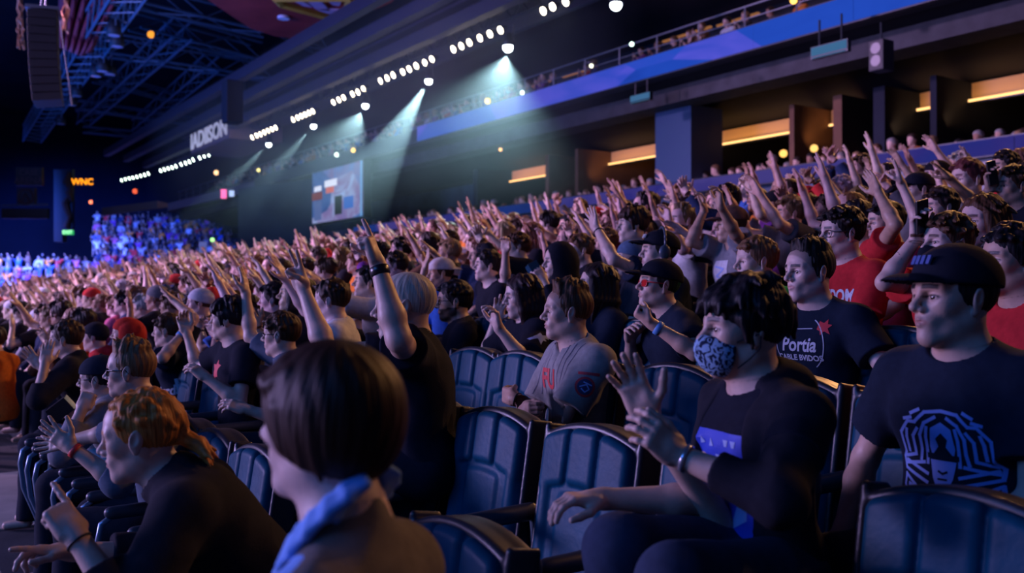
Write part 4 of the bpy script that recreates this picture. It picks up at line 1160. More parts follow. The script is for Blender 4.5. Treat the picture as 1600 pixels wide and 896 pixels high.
# far stand: terraces, crowd comes later
FY = [54 + 1.5 * j for j in range(18)]; FZ = [-3.3 + .50 * j for j in range(18)]
def fxr(j, X): return PY(X, 463, FY[j])[0]
mb = MB()
for j in range(18):
    a = fxr(j, -30); b = fxr(j, 375); mid = fxr(j, 150)
    if j > 9: a = mid
    mb.box(((a + b) / 2, FY[j] + .1, FZ[j] - 1.2), (abs(b - a) / 2, .75, 1.2))
tag(mb.build('floor_far_stand', mat('far_stand_blue', (.03, .05, .10), .8, .2, noise=.4, nscale=.6)), kind='structure')
box('wall_far', (-30, 88, -4), (27, 88.5, 15), mat('far_wall_dark', (.008, .012, .028), .8, .2, noise=.4, nscale=.2))
box('wall_left', (-30.3, -6, -4), (-30, 88, 15), dark)
box('wall_right', (27, -6, -4), (27.3, 88, 15), dark)
def px_slab(name, X0, X1, Ya, Yb, Yc, Yd, D, th, m, label=None, cat=None, D2=None):
    """upright slab: left edge at X0 from Ya (top) to Yb, right edge at X1 from Yc to Yd"""
    D2 = D2 or D; q = [P(X0, Ya, D), P(X0, Yb, D), P(X1, Yd, D2), P(X1, Yc, D2)]; c = q[1].copy(); mb = MB(); mb.prism([p - c for p in q], cF * th)
    o = mb.build(name, m, None, c, bevel=.0)
    if label: tag(o, label, cat)
    return o
px_slab('fascia_board', 159, 246, 325, 337, 314, 326, 57, .4, mat('far_fascia', (.11, .12, .16), .6, .3), 'pale grey fascia board on the far stand', 'board')
px_slab('fascia_end', 246, 262, 314, 326, 318, 324, 57, .4, mat('fascia_brown', (.3, .17, .12), .6), 'short brown end of the far grey fascia', 'board')
px_slab('banner_column', 84, 97, 265, 378, 265, 378, 55, .6, mat('banner_blue', (.02, .03, .04), .5), 'tall pale blue banner column in the far left corner', 'column')
def far_sign(name, X0, X1, Y0_, Y1_, D, bg, label, cat, txt=None, tcol=None, ts=1.0, sign_s=None):
    t = bpy.data.objects.new(name, None); COL.objects.link(t); c = P((X0 + X1) / 2, (Y0_ + Y1_) / 2, D); t.location = c; tag(t, label, cat)
    w, h = (X1 - X0) * D / 1500, (Y1_ - Y0_) * D / 1500; A = np.stack([cF, cR, V3(0, 0, 1)])
    MB().box((0, 0, 0), (.12, w / 2, h / 2), A).build('panel', bg, t)
    if txt:
        for k, (tx, cx, cz, s) in enumerate(txt):
            me, bm = text_mesh(tx, s * h, .01); bm.to_mesh(me); bm.free(); n = len(me.vertices); co = np.empty(n * 3, f32); me.vertices.foreach_get('co', co); co = co.reshape(-1, 3)
            nc = np.outer(co[:, 0] + cx * w, cR) + np.outer(co[:, 1] + cz * h, V3(0, 0, 1)) - cF * .14; me.vertices.foreach_set('co', nc.astype(f32).ravel()); me.materials.append(tcol); link('lettering', me, t)
    return t
far_sign('banner_sign', 98, 115, 265, 360, 55, mat('banner_pale', (.02, .02, .03), .5), 'tall banner with a pale curling figure in the far left corner', 'banner')
tb = bpy.data.objects['banner_sign']; A = np.stack([cF, cR, V3(0, 0, 1)])
for (pts) in ([(108, 270), (103, 285), (112, 300), (101, 318), (108, 340), (103, 355)], [(112, 290), (107, 300), (112, 315)]):
    MB().tube([P(x, y, 54.8) - np.array(tb.location) for x, y in pts], [.10 + .12 * math.sin(k * 1.7) ** 2 for k in range(len(pts))], 6).build('figure', mat('banner_figure', (.16, .07, .06), .6), tb)
far_sign('orange_sign', 118, 143, 280, 290, 52, mat('sign_panel_black', (.02, .01, .01), .6), 'glowing orange word sign in the far left corner', 'sign', [('WNC', 0, 0, 1.35)], emat('sign_orange', (1, .30, .01), 2.2))
far_sign('exit_sign', 100, 114, 360, 367, 52, mat('sign_panel_green', (.01, .08, .03), .6, emit=(.05, .9, .25), estr=.5), 'green lit exit sign under the banner column', 'sign', [('EXIT', 0, 0, 1.1)], emat('sign_green', (.35, 1, .5), 1.6))
far_sign('sponsor_board', 26, 67, 262, 290, 50, mat('board_grey', (.014, .010, .010), .6), 'dim grey board on the dark far left wall', 'board', [('CASE', 0, .2, .45), ('ARENA', 0, -.25, .5)], mat('board_pink', (.07, .03, .03), .6))
far_sign('round_emblem', 28, 56, 294, 322, 50, mat('board_dark', (.02, .022, .04), .6), 'dark board with a dim round emblem below the grey board', 'board')
te = bpy.data.objects['round_emblem']
MB().tube([cR * .38 * math.cos(a) + V3(0, 0, .38 * math.sin(a)) - cF * .14 for a in np.linspace(0, 2 * math.pi, 24, endpoint=False)], .05, 6, closed=True).tube([-cR * .2 - cF * .14 - V3(0, 0, .25), V3(0, 0, .2) - cF * .14, cR * .2 - cF * .14 - V3(0, 0, .25)], .05).build('emblem', mat('board_pink', (.07, .03, .03), .6), te)
far_sign('balcony_ledge', 4, 76, 326, 342, 50, mat('far_fascia_blue', (.010, .012, .015), .5), 'dark blue balcony front in the far left corner', 'balcony')
tb2 = bpy.data.objects['balcony_ledge']; MB().tube([-cR * 1.2 + V3(0, 0, .42) - cF * .1, cR * 1.2 + V3(0, 0, .46) - cF * .1], .05).build('rail', steel, tb2)
for i, (X0, X1, a, b, c, s) in enumerate([(345, 353, 296, 310, (1, .15, .45), 1.6), (358, 365, 298, 307, (.45, .6, 1), 1.3), (311, 322, 378, 408, (.18, .22, .75), .5), (331, 336, 380, 398, (.1, .5, .8), .6)]):
    o = px_slab('glowing_panel', X0, X1, a, b, a, b, 46, .1, emat('panel_glow_%d' % i, c, s), ['small pink glowing panel at the far balcony', 'small pale blue glowing panel beside the pink one', 'lilac lit doorway panel at the edge of the far stand', 'narrow cyan lit panel beside the green lamp'][i], 'light panel')
o = px_slab('corner_wall', 372, 500, 295, 400, 278, 372, 44, .3, mat('corner_wall_teal', (.012, .035, .06), .7, .2, noise=.4, nscale=.6)); o.name = 'wall_corner'; o['kind'] = 'structure'
px_slab('wall_fascia_far', 262, 430, 318, 330, 275, 290, 50, .4, mat('far_fascia_dim', (.05, .06, .12), .6)).name = 'wall_fascia_far'
bpy.data.objects['wall_fascia_far']['kind'] = 'structure'
# ---------------------------------------------------------------- chairs
leather = mat('seat_leather', (.003, .060, .112), .46, .14, noise=.18, nscale=9, bump=.12, bscale=45)
shell_m = mat('seat_shell', (.020, .022, .030), .38, .5)
trimm = mat('seat_edge', (.11, .10, .10), .35, .5)
I3 = np.eye(3)
def chair_geo():
    Rr = rot((0, 1, 0), math.radians(9)); o = {}
    def B(x, y, z): return Rr @ V3(x, y, z - .45) + V3(-.085, 0, .45)
    def arch(pr, k=.9):
        f0 = pr.f
        def f(p): q = p.copy(); q[..., 2] = q[..., 2] + k * q[..., 1] ** 2; return f0(q)
        pr.f = f; return pr
    up = [arch(bx(B(.02, 0, .71), Rr, (.04, .235, .275), .035, .02))]
    for y in (-.152, 0, .152): up.append(arch(bx(B(-.004, y, .885), Rr, (.036, .0745, .098), .028, .006)))
    up.append(arch(bx(B(.004, 0, .615), Rr, (.034, .120, .160), .03, .008)))
    for y in (-1, 1):
        up.append(rc(B(.006, y * .186, .46), B(.000, y * .19, .76), .038, .034, .010))
    o['back'] = sdf_mesh(up, .0055)
    sh = [arch(bx(B(.078, 0, .70), Rr, (.024, .25, .300), .02, .01)), arch(bx(B(.045, 0, .985), Rr, (.055, .245, .018), .015, .02))]
    for y in (-1, 1): sh.append(bx(B(.045, y * .244, .70), Rr, (.05, .012, .28), .010, .012))
    sh.append(bx((.03, 0, .22), I3, (.035, .06, .24), .02, .03)); sh.append(bx((.03, 0, .02), I3, (.09, .12, .02), .01, .01))
    o['shell'] = sdf_mesh(sh, .0065)
    Rf = rot((0, 1, 0), math.radians(8))
    o['cush_up'] = sdf_mesh([bx((-.17, 0, .50), rot((0, 1, 0), math.radians(4)), (.045, .215, .20), .04), bx((-.125, 0, .50), I3, (.02, .2, .18), .018)], .0075)
    o['cush_dn'] = sdf_mesh([bx((-.30, 0, .435), Rf, (.215, .215, .05), .045)], .0075)
    o['arm'] = sdf_mesh([rc((-.03, -.28, .655), (-.40, -.28, .645), .028, .026, .01), bx((-.2, -.28, .64), I3, (.2, .024, .018), .015, .02)], .006)
    mb = MB(); mb.tube([(-.39, -.28, .63), (-.435, -.28, .60), (-.45, -.28, .52), (-.43, -.28, .36), (-.36, -.28, .18), (-.30, -.28, .01)], .014, 8).tube([(-.02, -.28, .62), (.0, -.28, .3), (.0, -.28, .01)], .014, 8).tube([(-.0, -.28, .30), (.0, 0, .30)], .014, 8)
    o['support'] = mb
    return o
CH = chair_geo()
me_back = raw_mesh('backrest', *CH['back'], leather); me_shell = raw_mesh('shell', *CH['shell'], shell_m)
me_cu = raw_mesh('cushion', *CH['cush_up'], leather); me_cd = raw_mesh('cushion', *CH['cush_dn'], leather); me_arm = raw_mesh('armrest', *CH['arm'], mat('arm_pad', (.045, .05, .065), .4, .5))
me_sup = raw_mesh('support', CH['support'].v, CH['support'].f, mat('arm_steel', (.20, .28, .38), .3, .5, metal=.5))
CHAIRS = []
def chair(row, y, label, group=None, folded=True, yaw=0.0, arm2=False):
    t = bpy.data.objects.new('theatre_chair', None); COL.objects.link(t); t.location = (ROWX[row], y, FLZ[row]); t.rotation_euler = (0, 0, yaw)
    tag(t, label, 'seat', group)
    link('backrest', me_back, t); link('seat_shell', me_shell, t); link('cushion', me_cu if folded and row == 1 else me_cd, t); a = link('armrest', me_arm, t); link('armrest_support', me_sup, a)
    if arm2: a = link('armrest', me_arm, t); a.location = (0, .56, 0); link('armrest_support', me_sup, a)
    CHAIRS.append((row, y)); return t
PITCHY = .56
def yseat(row, X):   # y of the seat whose top centre shows at column X
    return PX(X, 463, ROWX[row])[1]
yB3 = yseat(2, 925); yA1 = yseat(3, 741)
SEATS = [  # row, y, label, folded
    (2, yB3, 'empty blue leather seat in the middle foreground with a three-panel headrest', True),
    (2, yB3 + .59, 'empty blue leather seat behind the foreground boy, left of the nearest whole seat', True),
    (2, yB3 + 1.16, 'dark empty seat half hidden by the foreground head of brown hair', True),
    (2, yB3 - .60, 'seat occupied by the man in the patterned face mask', False),
    (2, yseat(2, 1500), 'empty blue seat cut by the bottom edge before the man in the black cap', True),
    (3, yA1, 'empty blue seat farthest left of the pair beside the man in grey', True),
    (3, yseat(3, 812), 'empty blue seat directly left of the man in the grey jersey', True),
    (3, yseat(3, 915), 'seat occupied by the man in the grey jersey with crossed arms', False),
    (3, yseat(3, 1050), 'empty blue seat between the grey jersey and the masked man', True),
    (3, yseat(3, 1225), 'seat hidden behind the masked man in the second row of seats', True),
    (1, PX(715, 463, 1.30)[1], 'seat with curved pale rim cut by the bottom edge beside the grey jacket', True),
    (0, .42, 'seat occupied by the foreground boy with bowl cut hair', False),
]
for (r, y, lb, fo) in SEATS: chair(r, y, lb, None, fo)
# the seat rows running away on the left
for k, X in enumerate((402, 335, 292, 258, 230, 205)):
    chair(1, yseat(1, X), ['dark grey seat right behind the ponytail, largest of the row running away', 'grey seat back behind the ponytail woman, second of the row', 'rounded seat back left of the dark blue shoulder, third of the row', 'small seat back behind the glasses man, fourth of the row', 'seat back behind the blond glasses man, fifth of the row', 'seat back under the black lettered jersey, sixth of the row'][k], 'seats running away in the second row', k > 1)
for k, X in enumerate((392, 345, 300, 560, 478)):
    chair(2, yseat(2, X), ['grey blue seat right of the tallest pale seat on the left', 'tall pale blue seat below the black tee with the red print', 'seat below the black jersey with the white letters', 'seat hidden behind the boy and the raised arms', 'seat occupied by the boy in glasses and denim'][k], None, k != 4)
chair(0, 2.05, 'seat occupied by the ponytail woman, lowest at the left', None, False)
for k, X in enumerate((186, 168, 152, 138)):
    chair(1, yseat(1, X), 'dark seat with a curved steel arm tube beside the clapping hands at the left', 'seats with curved arm tubes at the left', True)
for k, X in enumerate((1400, 1290, 1150, 1000, 880, 770)):
    chair(4, yseat(4, X), 'seat mostly hidden by the person sitting in it, third row up', 'seats hidden by their sitters in the third row up', False)
chair(3, yseat(3, 1440), 'seat occupied by the man in the black cap and skull print tee', None, False)
# ---------------------------------------------------------------- the people one can tell apart
bk = fabric('black_cotton', (.012, .014, .024)); bk2 = fabric('navy_black_cotton', (.012, .020, .038)); den = fabric('grey_denim', (.10, .13, .18)); gj = fabric('grey_brown_jacket', (.16, .14, .13))
blk_jk = fabric('black_jacket', (.018, .018, .026)); pant = fabric('dark_jeans', (.035, .05, .09)); redf = fabric('red_jersey', (.50, .025, .03)); greyf = fabric('grey_hoodie', (.22, .22, .24)); white = fabric('white_cloth', (.6, .6, .64))
greyj = fabric('grey_jersey', (.30, .30, .29)); blue = fabric('blue_collar', (.22, .42, .85)); dgrey = fabric('dark_grey_cloth', (.05, .055, .07))
pw = mat('print_white', (.55, .58, .66), .6); pblue = mat('print_blue', (.02, .06, .55), .6); pred = mat('print_red', (.62, .04, .05), .6); plb = mat('print_light_blue', (.30, .42, .75), .6); pnavy = mat('print_navy', (.03, .04, .12), .6); psk = mat('print_skull_blue', (.22, .36, .85), .6)
blackp = mat('black_plastic', (.012, .012, .016), .3, .5); glass = mat('dark_lens', (.01, .015, .05), .08, .8); strap = mat('black_strap', (.015, .015, .02), .6)
redb = mat('red_wristband', (.7, .04, .03), .5); watchb = mat('blue_watch', (.12, .35, .75), .4); silver = mat('silver_bracelet', (.6, .62, .68), .25, .5, metal=.8)
def rowof(x): return min(range(NR), key=lambda i: abs(ROWX[i] - x - .03))
HEROES = []
def hero(X, Y, x, row, label, **k):
    k['head'] = PX(X, Y, x); k['floor'] = FLZ[row]; k['label'] = label; k['row'] = row; k.setdefault('seed', len(HEROES) + 1); k.setdefault('yaw', 30); HEROES.append(k); return k
T = lambda m, **k: dict(mat=m, **k)
SK1 = (.60, .40, .31); SK2 = (.50, .31, .22); SK3 = (.66, .46, .38)
brown = (.055, .028, .014); blackh = (.012, .010, .012); blond = (.30, .17, .07); gold = (.46, .17, .035); whiteh = (.50, .45, .36)
lap = dict(t=(.30, -.04, -.40), pole=(-.3, .7, -.5), g='relax', pn=(0, 0, -1))

boy = hero(524, 664, .625, 0, 'person with brown bowl cut seen from behind, grey jacket, blurred in the foreground', yaw=56, hyaw=58, hpitch=2, nl=.185, w=.80, size=.95, hs=1.05, sh=.085, hair='bowl', tufts=80, hcol=(.032, .012, .006), skin=SK3, lean=2, hamp=.0012, tops=[T(blue, g=.014, neck='vee', sleeve=.5), T(gj, g=.015, neck='vee', sleeve=1.8, open=.06, name='jacket', wr=.006)], la=lap, ra=lap)
pony = hero(232, 682, .665, 0, 'person with orange blond ponytail leaning forward in a dark jacket', yaw=26, hyaw=30, hpitch=-6, lean=40, hair='pony', tufts=90, female=True, hcol=gold, skin=SK1, w=.95, free=.50, tops=[T(blk_jk, g=.022, neck='collar', sleeve=1.55, name='jacket', wr=.005)],
     la=dict(px=(118, 838, -.12), pole=(-.2, .6, -.9), g='point', pn=(0, -.4, -1)), ra=dict(px=(110, 862, -.05), pole=(-.2, .6, -.9), g='droop', pn=(0, -.3, -1)))
dgl = hero(210, 580, 1.05, 1, 'person with swept blond hair and dark glasses in a grey denim shirt, arm forward', yaw=32, hyaw=30, lean=16, hair='quiff', tufts=110, hcol=(.20, .10, .045), skin=SK1, beard=.25, scalp=0, tops=[T(den, g=.018, neck='collar', sleeve=1.25, wr=.005)],
     la=dict(px=(112, 700, -.15), pole=(0, .5, -.9), g='wide', pn=(.1, -.9, .3)), ra=dict(px=(105, 690, .1), pole=(0, .5, -.9), g='open', pn=(.1, -.9, .3)))
beanie = hero(160, 594, 1.13, 1, 'person in a dark backward cap and thin glasses resting chin on hand', yaw=30, hyaw=32, lean=20, hair='under', hcol=blackh, skin=SK1, cap=dict(back=True), capmat=bk2, tops=[T(greyf, g=.02, neck='hood', sleeve=1.7)],
     la=dict(px=(128, 640, -.1), pole=(.2, .3, -.9), g='fist', pn=(0, -1, 0)), ra=dict(px=(118, 655, .0), pole=(.2, .3, -.9), g='claw', pn=(0, -1, 0)))
clap1 = hero(107, 531, 1.2, 1, 'person with short dark curly hair clapping, black jacket, far left', yaw=25, hyaw=28, lean=18, hair='curly', tufts=70, hcol=brown, skin=SK1, tops=[T(blk_jk, g=.022, neck='collar', sleeve=1.4)],
     la=dict(px=(70, 568, -.1), pole=(.1, .4, -.9), g='flat', pn=(0, -.7, .3)), ra=dict(px=(62, 572, .1), pole=(.1, .4, -.9), g='open', pn=(0, -.7, .3)))
hero(152, 528, 1.75, 2, 'person in a black cap with a red scarf at the far left', yaw=30, hyaw=30, lean=8, hair='under', hcol=blackh, skin=SK1, cap=dict(beanie=True), capmat=bk, tops=[T(redf, g=.018, neck='hood', sleeve=1.8)], la=lap, ra=lap)
hero(200, 522, 1.85, 2, 'person in a black beanie inside a bright red hood at the left', yaw=28, hyaw=26, lean=8, hair='under', hcol=blackh, skin=SK1, cap=dict(beanie=True), capmat=fabric('red_hood', (.45, .03, .02)), tops=[T(dgrey, g=.018, neck='hood', sleeve=1.8)], la=lap, ra=lap)
curds = hero(266, 518, 1.95, 2, 'person in a black jersey with white letters on the back and a baseball pose', yaw=30, hyaw=35, lean=10, hair='short', hcol=brown, skin=SK1, w=1.08, tops=[T(bk2, g=.02, sleeve=.75, wr=.006)],
     la=dict(px=(285, 522, -.1), pole=(.1, .9, -.3), g='fist', pn=(0, -1, 0)), ra=dict(px=(272, 470, .2), epx=(285, 510, .1), g='wide', pn=(1, 0, 0)))
tee31 = hero(362, 500, 1.86, 2, 'person with thick black hair in a black tee with a red chest print', yaw=4, hyaw=34, lean=4, hair='fringe', tufts=80, hcol=blackh, skin=SK1, tops=[T(bk, g=.018, sleeve=.62)],
     la=dict(px=(322, 590, -.1), pole=(-.2, .5, -.9), g='relax', pn=(0, -.5, -.8)), ra=dict(px=(292, 520, .15), pole=(.1, .3, -.9), g='claw', pn=(0, -1, 0)))
boy8 = hero(444, 524, 2.0, 2, 'boy with brown hair and glasses in a denim shirt, one arm raised high', yaw=34, hyaw=42, hair='short', tufts=90, hcol=brown, skin=SK1, hs=.97, w=.9, tops=[T(den, g=.018, neck='collar', sleeve=.8)],
     la=dict(px=(385, 640, -.15), pole=(-.1, .5, -.9), g='relax', pn=(0, -.6, -.8)), ra=dict(px=(384, 458, .15), epx=(408, 500, .1), g='flat', pn=(.6, 0, -.5), k=1.1))
wh = hero(640, 480, 1.86, 2, 'person with short white hair and open smile in black polo, both arms raised', yaw=34, hyaw=33, lean=4, hip=.72, hair='buzz', hcol=whiteh, skin=SK1, beard=.35, mouth=1.0, hs=1.08, w=1.02, size=1.06, hamp=.0012, aw=1.12, tops=[T(bk, g=.02, neck='vee', sleeve=.55, wr=.006)],
     la=dict(px=(590, 412, -.25), epx=(618, 520, -.4), g='point', pn=(1, -.2, -.3), k=1.1, hd=(.35, .05, 1)), ra=dict(px=(474, 452, .1), epx=(520, 545, .0), g='two', pn=(.5, -.9, 0), k=1.25, hd=(.35, -.1, 1)))
bearded = hero(714, 472, 3.35, 4, 'person with full dark beard and glasses in a black shirt', yaw=28, hyaw=28, hair='short', tufts=80, hcol=blackh, skin=SK2, beard=.97, w=1.08, hs=1.08, tops=[T(bk, g=.018, neck='vee', sleeve=.7)], la=lap, ra=lap)
longw = hero(822, 464, 3.2, 4, 'person with long dark hair in a black team jersey, one hand up', yaw=10, hyaw=22, hpitch=-4, hair='long', tufts=60, female=True, hcol=(.030, .016, .016), skin=SK3, w=.92, tops=[T(bk, g=.022, sleeve=.75)],
     la=dict(px=(779, 512, -.25), epx=(800, 560, -.3), g='claw', pn=(1, 0, 0), hd=(.3, .1, 1)), ra=dict(px=(775, 500, .05), epx=(770, 560, .1), g='open', pn=(.5, -1, 0)))
grey = hero(893, 489, 2.66, 3, 'person in a grey baseball jersey with arms crossed, red patch on sleeve', yaw=12, hyaw=30, hpitch=2, lean=3, hair='quiff', tufts=130, hcol=(.10, .045, .022), scalp=.55, skin=SK1, brow=.8, tops=[T(greyj, g=.022, neck='vee', sleeve=.80, wr=.006)],
     la=dict(t=(.31, -.20, -.16), pole=(.1, .5, -.9), g='hold', pn=(-1, 0, 0), hd=(.1, -1, .1)), ra=dict(t=(.28, -.20, -.21), pole=(.1, .5, -.9), g='hold', pn=(-1, 0, 0), hd=(.1, -1, .1)))
w13 = hero(938, 448, 3.55, 4, 'person with dark shoulder length hair in a black tee behind the grey jersey', yaw=26, hyaw=28, hpitch=6, hair='long', female=True, hcol=(.02, .013, .012), skin=SK3, w=.92, tops=[T(bk2, g=.018, sleeve=.6)], la=lap, ra=lap)
chin = hero(1034, 447, 3.45, 4, 'person in black cap and red glasses resting chin on hand, arms on knees', yaw=14, hyaw=20, hpitch=8, lean=14, hair='under', hcol=(.03, .02, .015), skin=SK1, cap=dict(tilt=-.05), capmat=bk, w=1.05, tops=[T(bk2, g=.022, sleeve=.72)],
     la=dict(px=(1018, 506, -.22), epx=(1058, 540, -.3), g='fist', pn=(0, -.3, 1)), ra=dict(px=(985, 530, -.1), pole=(.0, .6, -.9), g='claw', pn=(0, -1, 0)))
hp15 = hero(1034, 395, 4.15, 5, 'person in black cap with big headphones, straight arm raised to the left', yaw=30, hyaw=28, hpitch=4, hair='under', hcol=(.03, .02, .015), skin=SK3, cap=dict(tilt=-.08), capmat=bk, w=1.1, size=1.03, tops=[T(bk2, g=.02, sleeve=.62)],
     la=lap, ra=dict(px=(932, 356, .05), epx=(965, 405, -.1), g='wide', pn=(.9, -.4, 0), k=1.2))
cup = hero(876, 410, 4.2, 5, 'person in a black hood drinking from a dark cup', yaw=12, hyaw=18, hair='under', hcol=blackh, skin=SK3, tops=[T(bk, g=.022, neck='hood', sleeve=1.8)],
     la=dict(px=(850, 440, -.15), pole=(.1, .6, -.8), g='claw', pn=(0, -1, 0), hd=(.4, -.3, .8)), ra=lap)
blondm = hero(1186, 410, 4.1, 5, 'person with receding short blond hair and green shirt collar', yaw=12, hyaw=24, hair='side', tufts=60, hairbig=.6, hcol=(.16, .08, .04), skin=SK3, hs=1.06, brow=.5, tops=[T(fabric('green_shirt', (.02, .45, .05)), g=.018, neck='collar', sleeve=1.8)], la=lap, ra=lap)
fort = hero(1270, 426, 3.40, 4, 'person in a black tee with white Portia lettering and red stars', yaw=-2, hyaw=14, hair='quiff', tufts=130, hairbig=.8, hcol=(.022, .015, .012), skin=SK3, scalp=.5, hs=1.03, w=1.05, tops=[T(bk2, g=.020, sleeve=.62)],
     la=dict(t=(.20, .22, -.40), pole=(-.4, .8, -.4), g='relax', pn=(0, 0, -1)), ra=lap)
red19 = hero(1320, 366, 4.15, 5, 'person with neat dark hair and round glasses in a red jersey', yaw=14, hyaw=22, hair='side', tufts=90, hcol=(.014, .010, .010), skin=SK3, hs=1.04, tops=[T(redf, g=.02, sleeve=.7)], la=lap, ra=lap)
hero(1344, 350, 4.95, 6, 'person with dark hair in a red and black jersey, forearm raised', yaw=20, hyaw=24, hair='quiff', tufts=70, hairbig=.6, hcol=blackh, skin=SK2, beard=.6, scalp=.8, tops=[T(redf, g=.02, sleeve=.5)], la=dict(px=(1372, 300, -.1), epx=(1392, 350, -.2), g='flat', pn=(1, 0, 0)), ra=lap)
hero(1388, 350, 5.0, 6, 'person with black hair in a red and navy jersey right of the raised forearm', yaw=26, hyaw=30, hair='short', hcol=blackh, skin=SK1, beard=.5, scalp=.5, tops=[T(fabric('red_navy', (.25, .02, .05)), g=.02, sleeve=.9)], la=lap, ra=lap)
masked = hero(1172, 516, 1.93, 2, 'person with thick black hair and patterned face mask, dark open jacket, clapping', yaw=16, hyaw=26, hpitch=1, lean=3, hair='fringe', tufts=110, hcol=blackh, skin=SK1, hs=1.02, w=.98, wide=.98, hip=.70, tops=[T(bk, g=.010, sleeve=.5, name='shirt'), T(blk_jk, g=.016, neck='hood', sleeve=1.0, sleeveL=1.62, sleeveR=1.3, open=.095, name='jacket', wr=.006)],
     la=dict(px=(1060, 712, -.10), epx=(1175, 800, -.25), g='claw', pn=(.1, -1, -.1), hd=(.75, .0, .62)), ra=dict(px=(940, 780, -.25), epx=(1050, 765, -.2), g='knee', pn=(.25, 0, -1), hd=(1, 0, .06), k=1.12),
     kpxR=(890, 852, 2.12), kpxL=(1010, 912, 1.95), tmat=pant)
_w = P(1012, 650, 2.36); _e = P(1125, 815, 2.48)
masked['hands'] = [dict(w=_w, e=_e, hd=P(962, 548, 2.34) - _w, pn=-cR * .3 - cF, side=-1, g='open')]
skull = hero(1498, 468, 2.50, 3, 'person in a plain black cap and dark tee with a blue maze skull print', yaw=2, hyaw=20, hpitch=3, hair='under', hcol=blackh, skin=SK1, hs=1.05, w=1.08, size=1.04, beard=.12, cap=dict(tilt=-.02), capmat=bk, tops=[T(bk2, g=.022, sleeve=.68)],
     la=dict(t=(.24, -.12, -.42), pole=(-.2, .8, -.6), g='relax', pn=(0, 0, -1)), ra=dict(t=(.16, .10, -.46), pole=(-.3, .7, -.8), g='relax', pn=(0, 0, -1)))
mk24 = hero(1484, 384, 4.0, 5, 'person with brown hair and black face mask holding a phone camera up', yaw=14, hyaw=18, hpitch=6, hair='side', tufts=90, hcol=(.09, .045, .025), skin=SK3, hs=1.05, tops=[T(redf, g=.02, sleeve=.6)],
     la=lap, ra=dict(px=(1432, 372, -.15), epx=(1418, 420, -.1), g='claw', pn=(-.1, -1, .2), hd=(.2, -.2, 1)))
lh25 = hero(1540, 348, 4.7, 6, 'person with long curly brown hair in a black top, upper right', yaw=6, hyaw=14, hair='wavy', tufts=60, female=True, hcol=(.08, .035, .016), skin=SK3, hs=1.08, tops=[T(bk, g=.018, sleeve=.8)], la=lap, ra=lap)
hero(1474, 326, 5.7, 7, 'person with cropped dark hair raising two fingers high above the crowd', yaw=20, hyaw=26, hair='short', hcol=(.03, .018, .016), skin=SK3, scalp=.5, tops=[T(dgrey, g=.02, sleeve=.6)], ra=dict(px=(1408, 287, -.3), epx=(1432, 340, -.4), g='two', pn=(.8, .4, 0), hd=(.35, 0, 1), k=1.35, aw=.9), la=lap)
hero(1438, 298, 6.5, 8, 'person in a black cap with a blue strap near the upper right', yaw=20, hyaw=30, hair='under', hcol=blackh, skin=SK3, cap=dict(), capmat=bk, tops=[T(greyf, g=.02, sleeve=.8)], la=lap, ra=lap)
ph = hero(1516, 282, 6.6, 8, 'person with auburn crop holding a phone, top right', yaw=14, hyaw=20, hair='short', hcol=(.12, .03, .03), skin=SK3, hs=1.15, tops=[T(greyf, g=.02, sleeve=.8)], la=dict(px=(1500, 320, -.2), pole=(.1, .6, -.8), g='claw', pn=(0, -1, 0)), ra=lap)
hd28 = hero(1146, 352, 5.1, 6, 'person in a brown cap and grey hoodie with white print, both hands up', yaw=16, hyaw=30, hair='under', hcol=brown, skin=SK2, cap=dict(), capmat=fabric('brown_cap', (.16, .08, .06)), w=1.1, tops=[T(greyf, g=.024, neck='hood', sleeve=.7)],
     la=dict(px=(1126, 322, -.35), epx=(1145, 400, -.5), g='claw', pn=(1, -.3, 0), hd=(.1, 0, 1)), ra=dict(px=(1100, 330, -.1), epx=(1090, 400, -.1), g='claw', pn=(1, .3, 0), hd=(.1, 0, 1)))
hero(910, 392, 4.95, 6, 'person with tousled light brown curls above the hooded drinker', yaw=24, hyaw=20, hair='curly', tufts=90, hcol=(.14, .07, .035), skin=SK3, beard=.5, tops=[T(bk, g=.018, sleeve=.8)], la=lap, ra=lap)
hero(990, 405, 4.6, 5, 'person in a tight blue grey knitted cap left of the headphones', yaw=26, hyaw=32, hair=None, skin=SK3, cap=dict(beanie=True), capmat=fabric('blue_grey_knit', (.10, .16, .26)), tops=[T(dgrey, g=.018, sleeve=.8)], la=lap, ra=lap)
t33 = hero(560, 496, 3.4, 4, 'person laughing with head thrown back in a dark tee with red lettering', yaw=24, hyaw=34, hpitch=14, hair='buzz', hcol=(.04, .02, .02), mouth=.7, skin=SK3, tops=[T(bk, g=.018, sleeve=.6)], la=dict(px=(534, 474, -.1), pole=(.1, .4, -.9), g='fist', pn=(0, -1, 0)), ra=lap)
hero(692, 428, 4.1, 5, 'person in a white and blue cap with glasses left of the bearded man', yaw=10, hyaw=20, hair='under', hcol=brown, skin=SK2, cap=dict(back=True), capmat=white, beard=.4, tops=[T(fabric('royal_blue', (.03, .12, .5)), g=.018, sleeve=.8)], la=dict(px=(664, 420, .0), epx=(668, 480, 0), g='flat', pn=(1, 0, 0)), ra=lap)
hero(766, 417, 4.2, 5, 'person with dark hair smiling with closed eyes above the long haired one', yaw=14, hyaw=24, hpitch=6, hair='short', hcol=blackh, skin=SK3, mouth=.5, tops=[T(bk, g=.018, sleeve=.8)], la=lap, ra=dict(px=(790, 392, -.4), epx=(820, 430, -.5), g='claw', pn=(.7, -.7, 0), k=1.1))
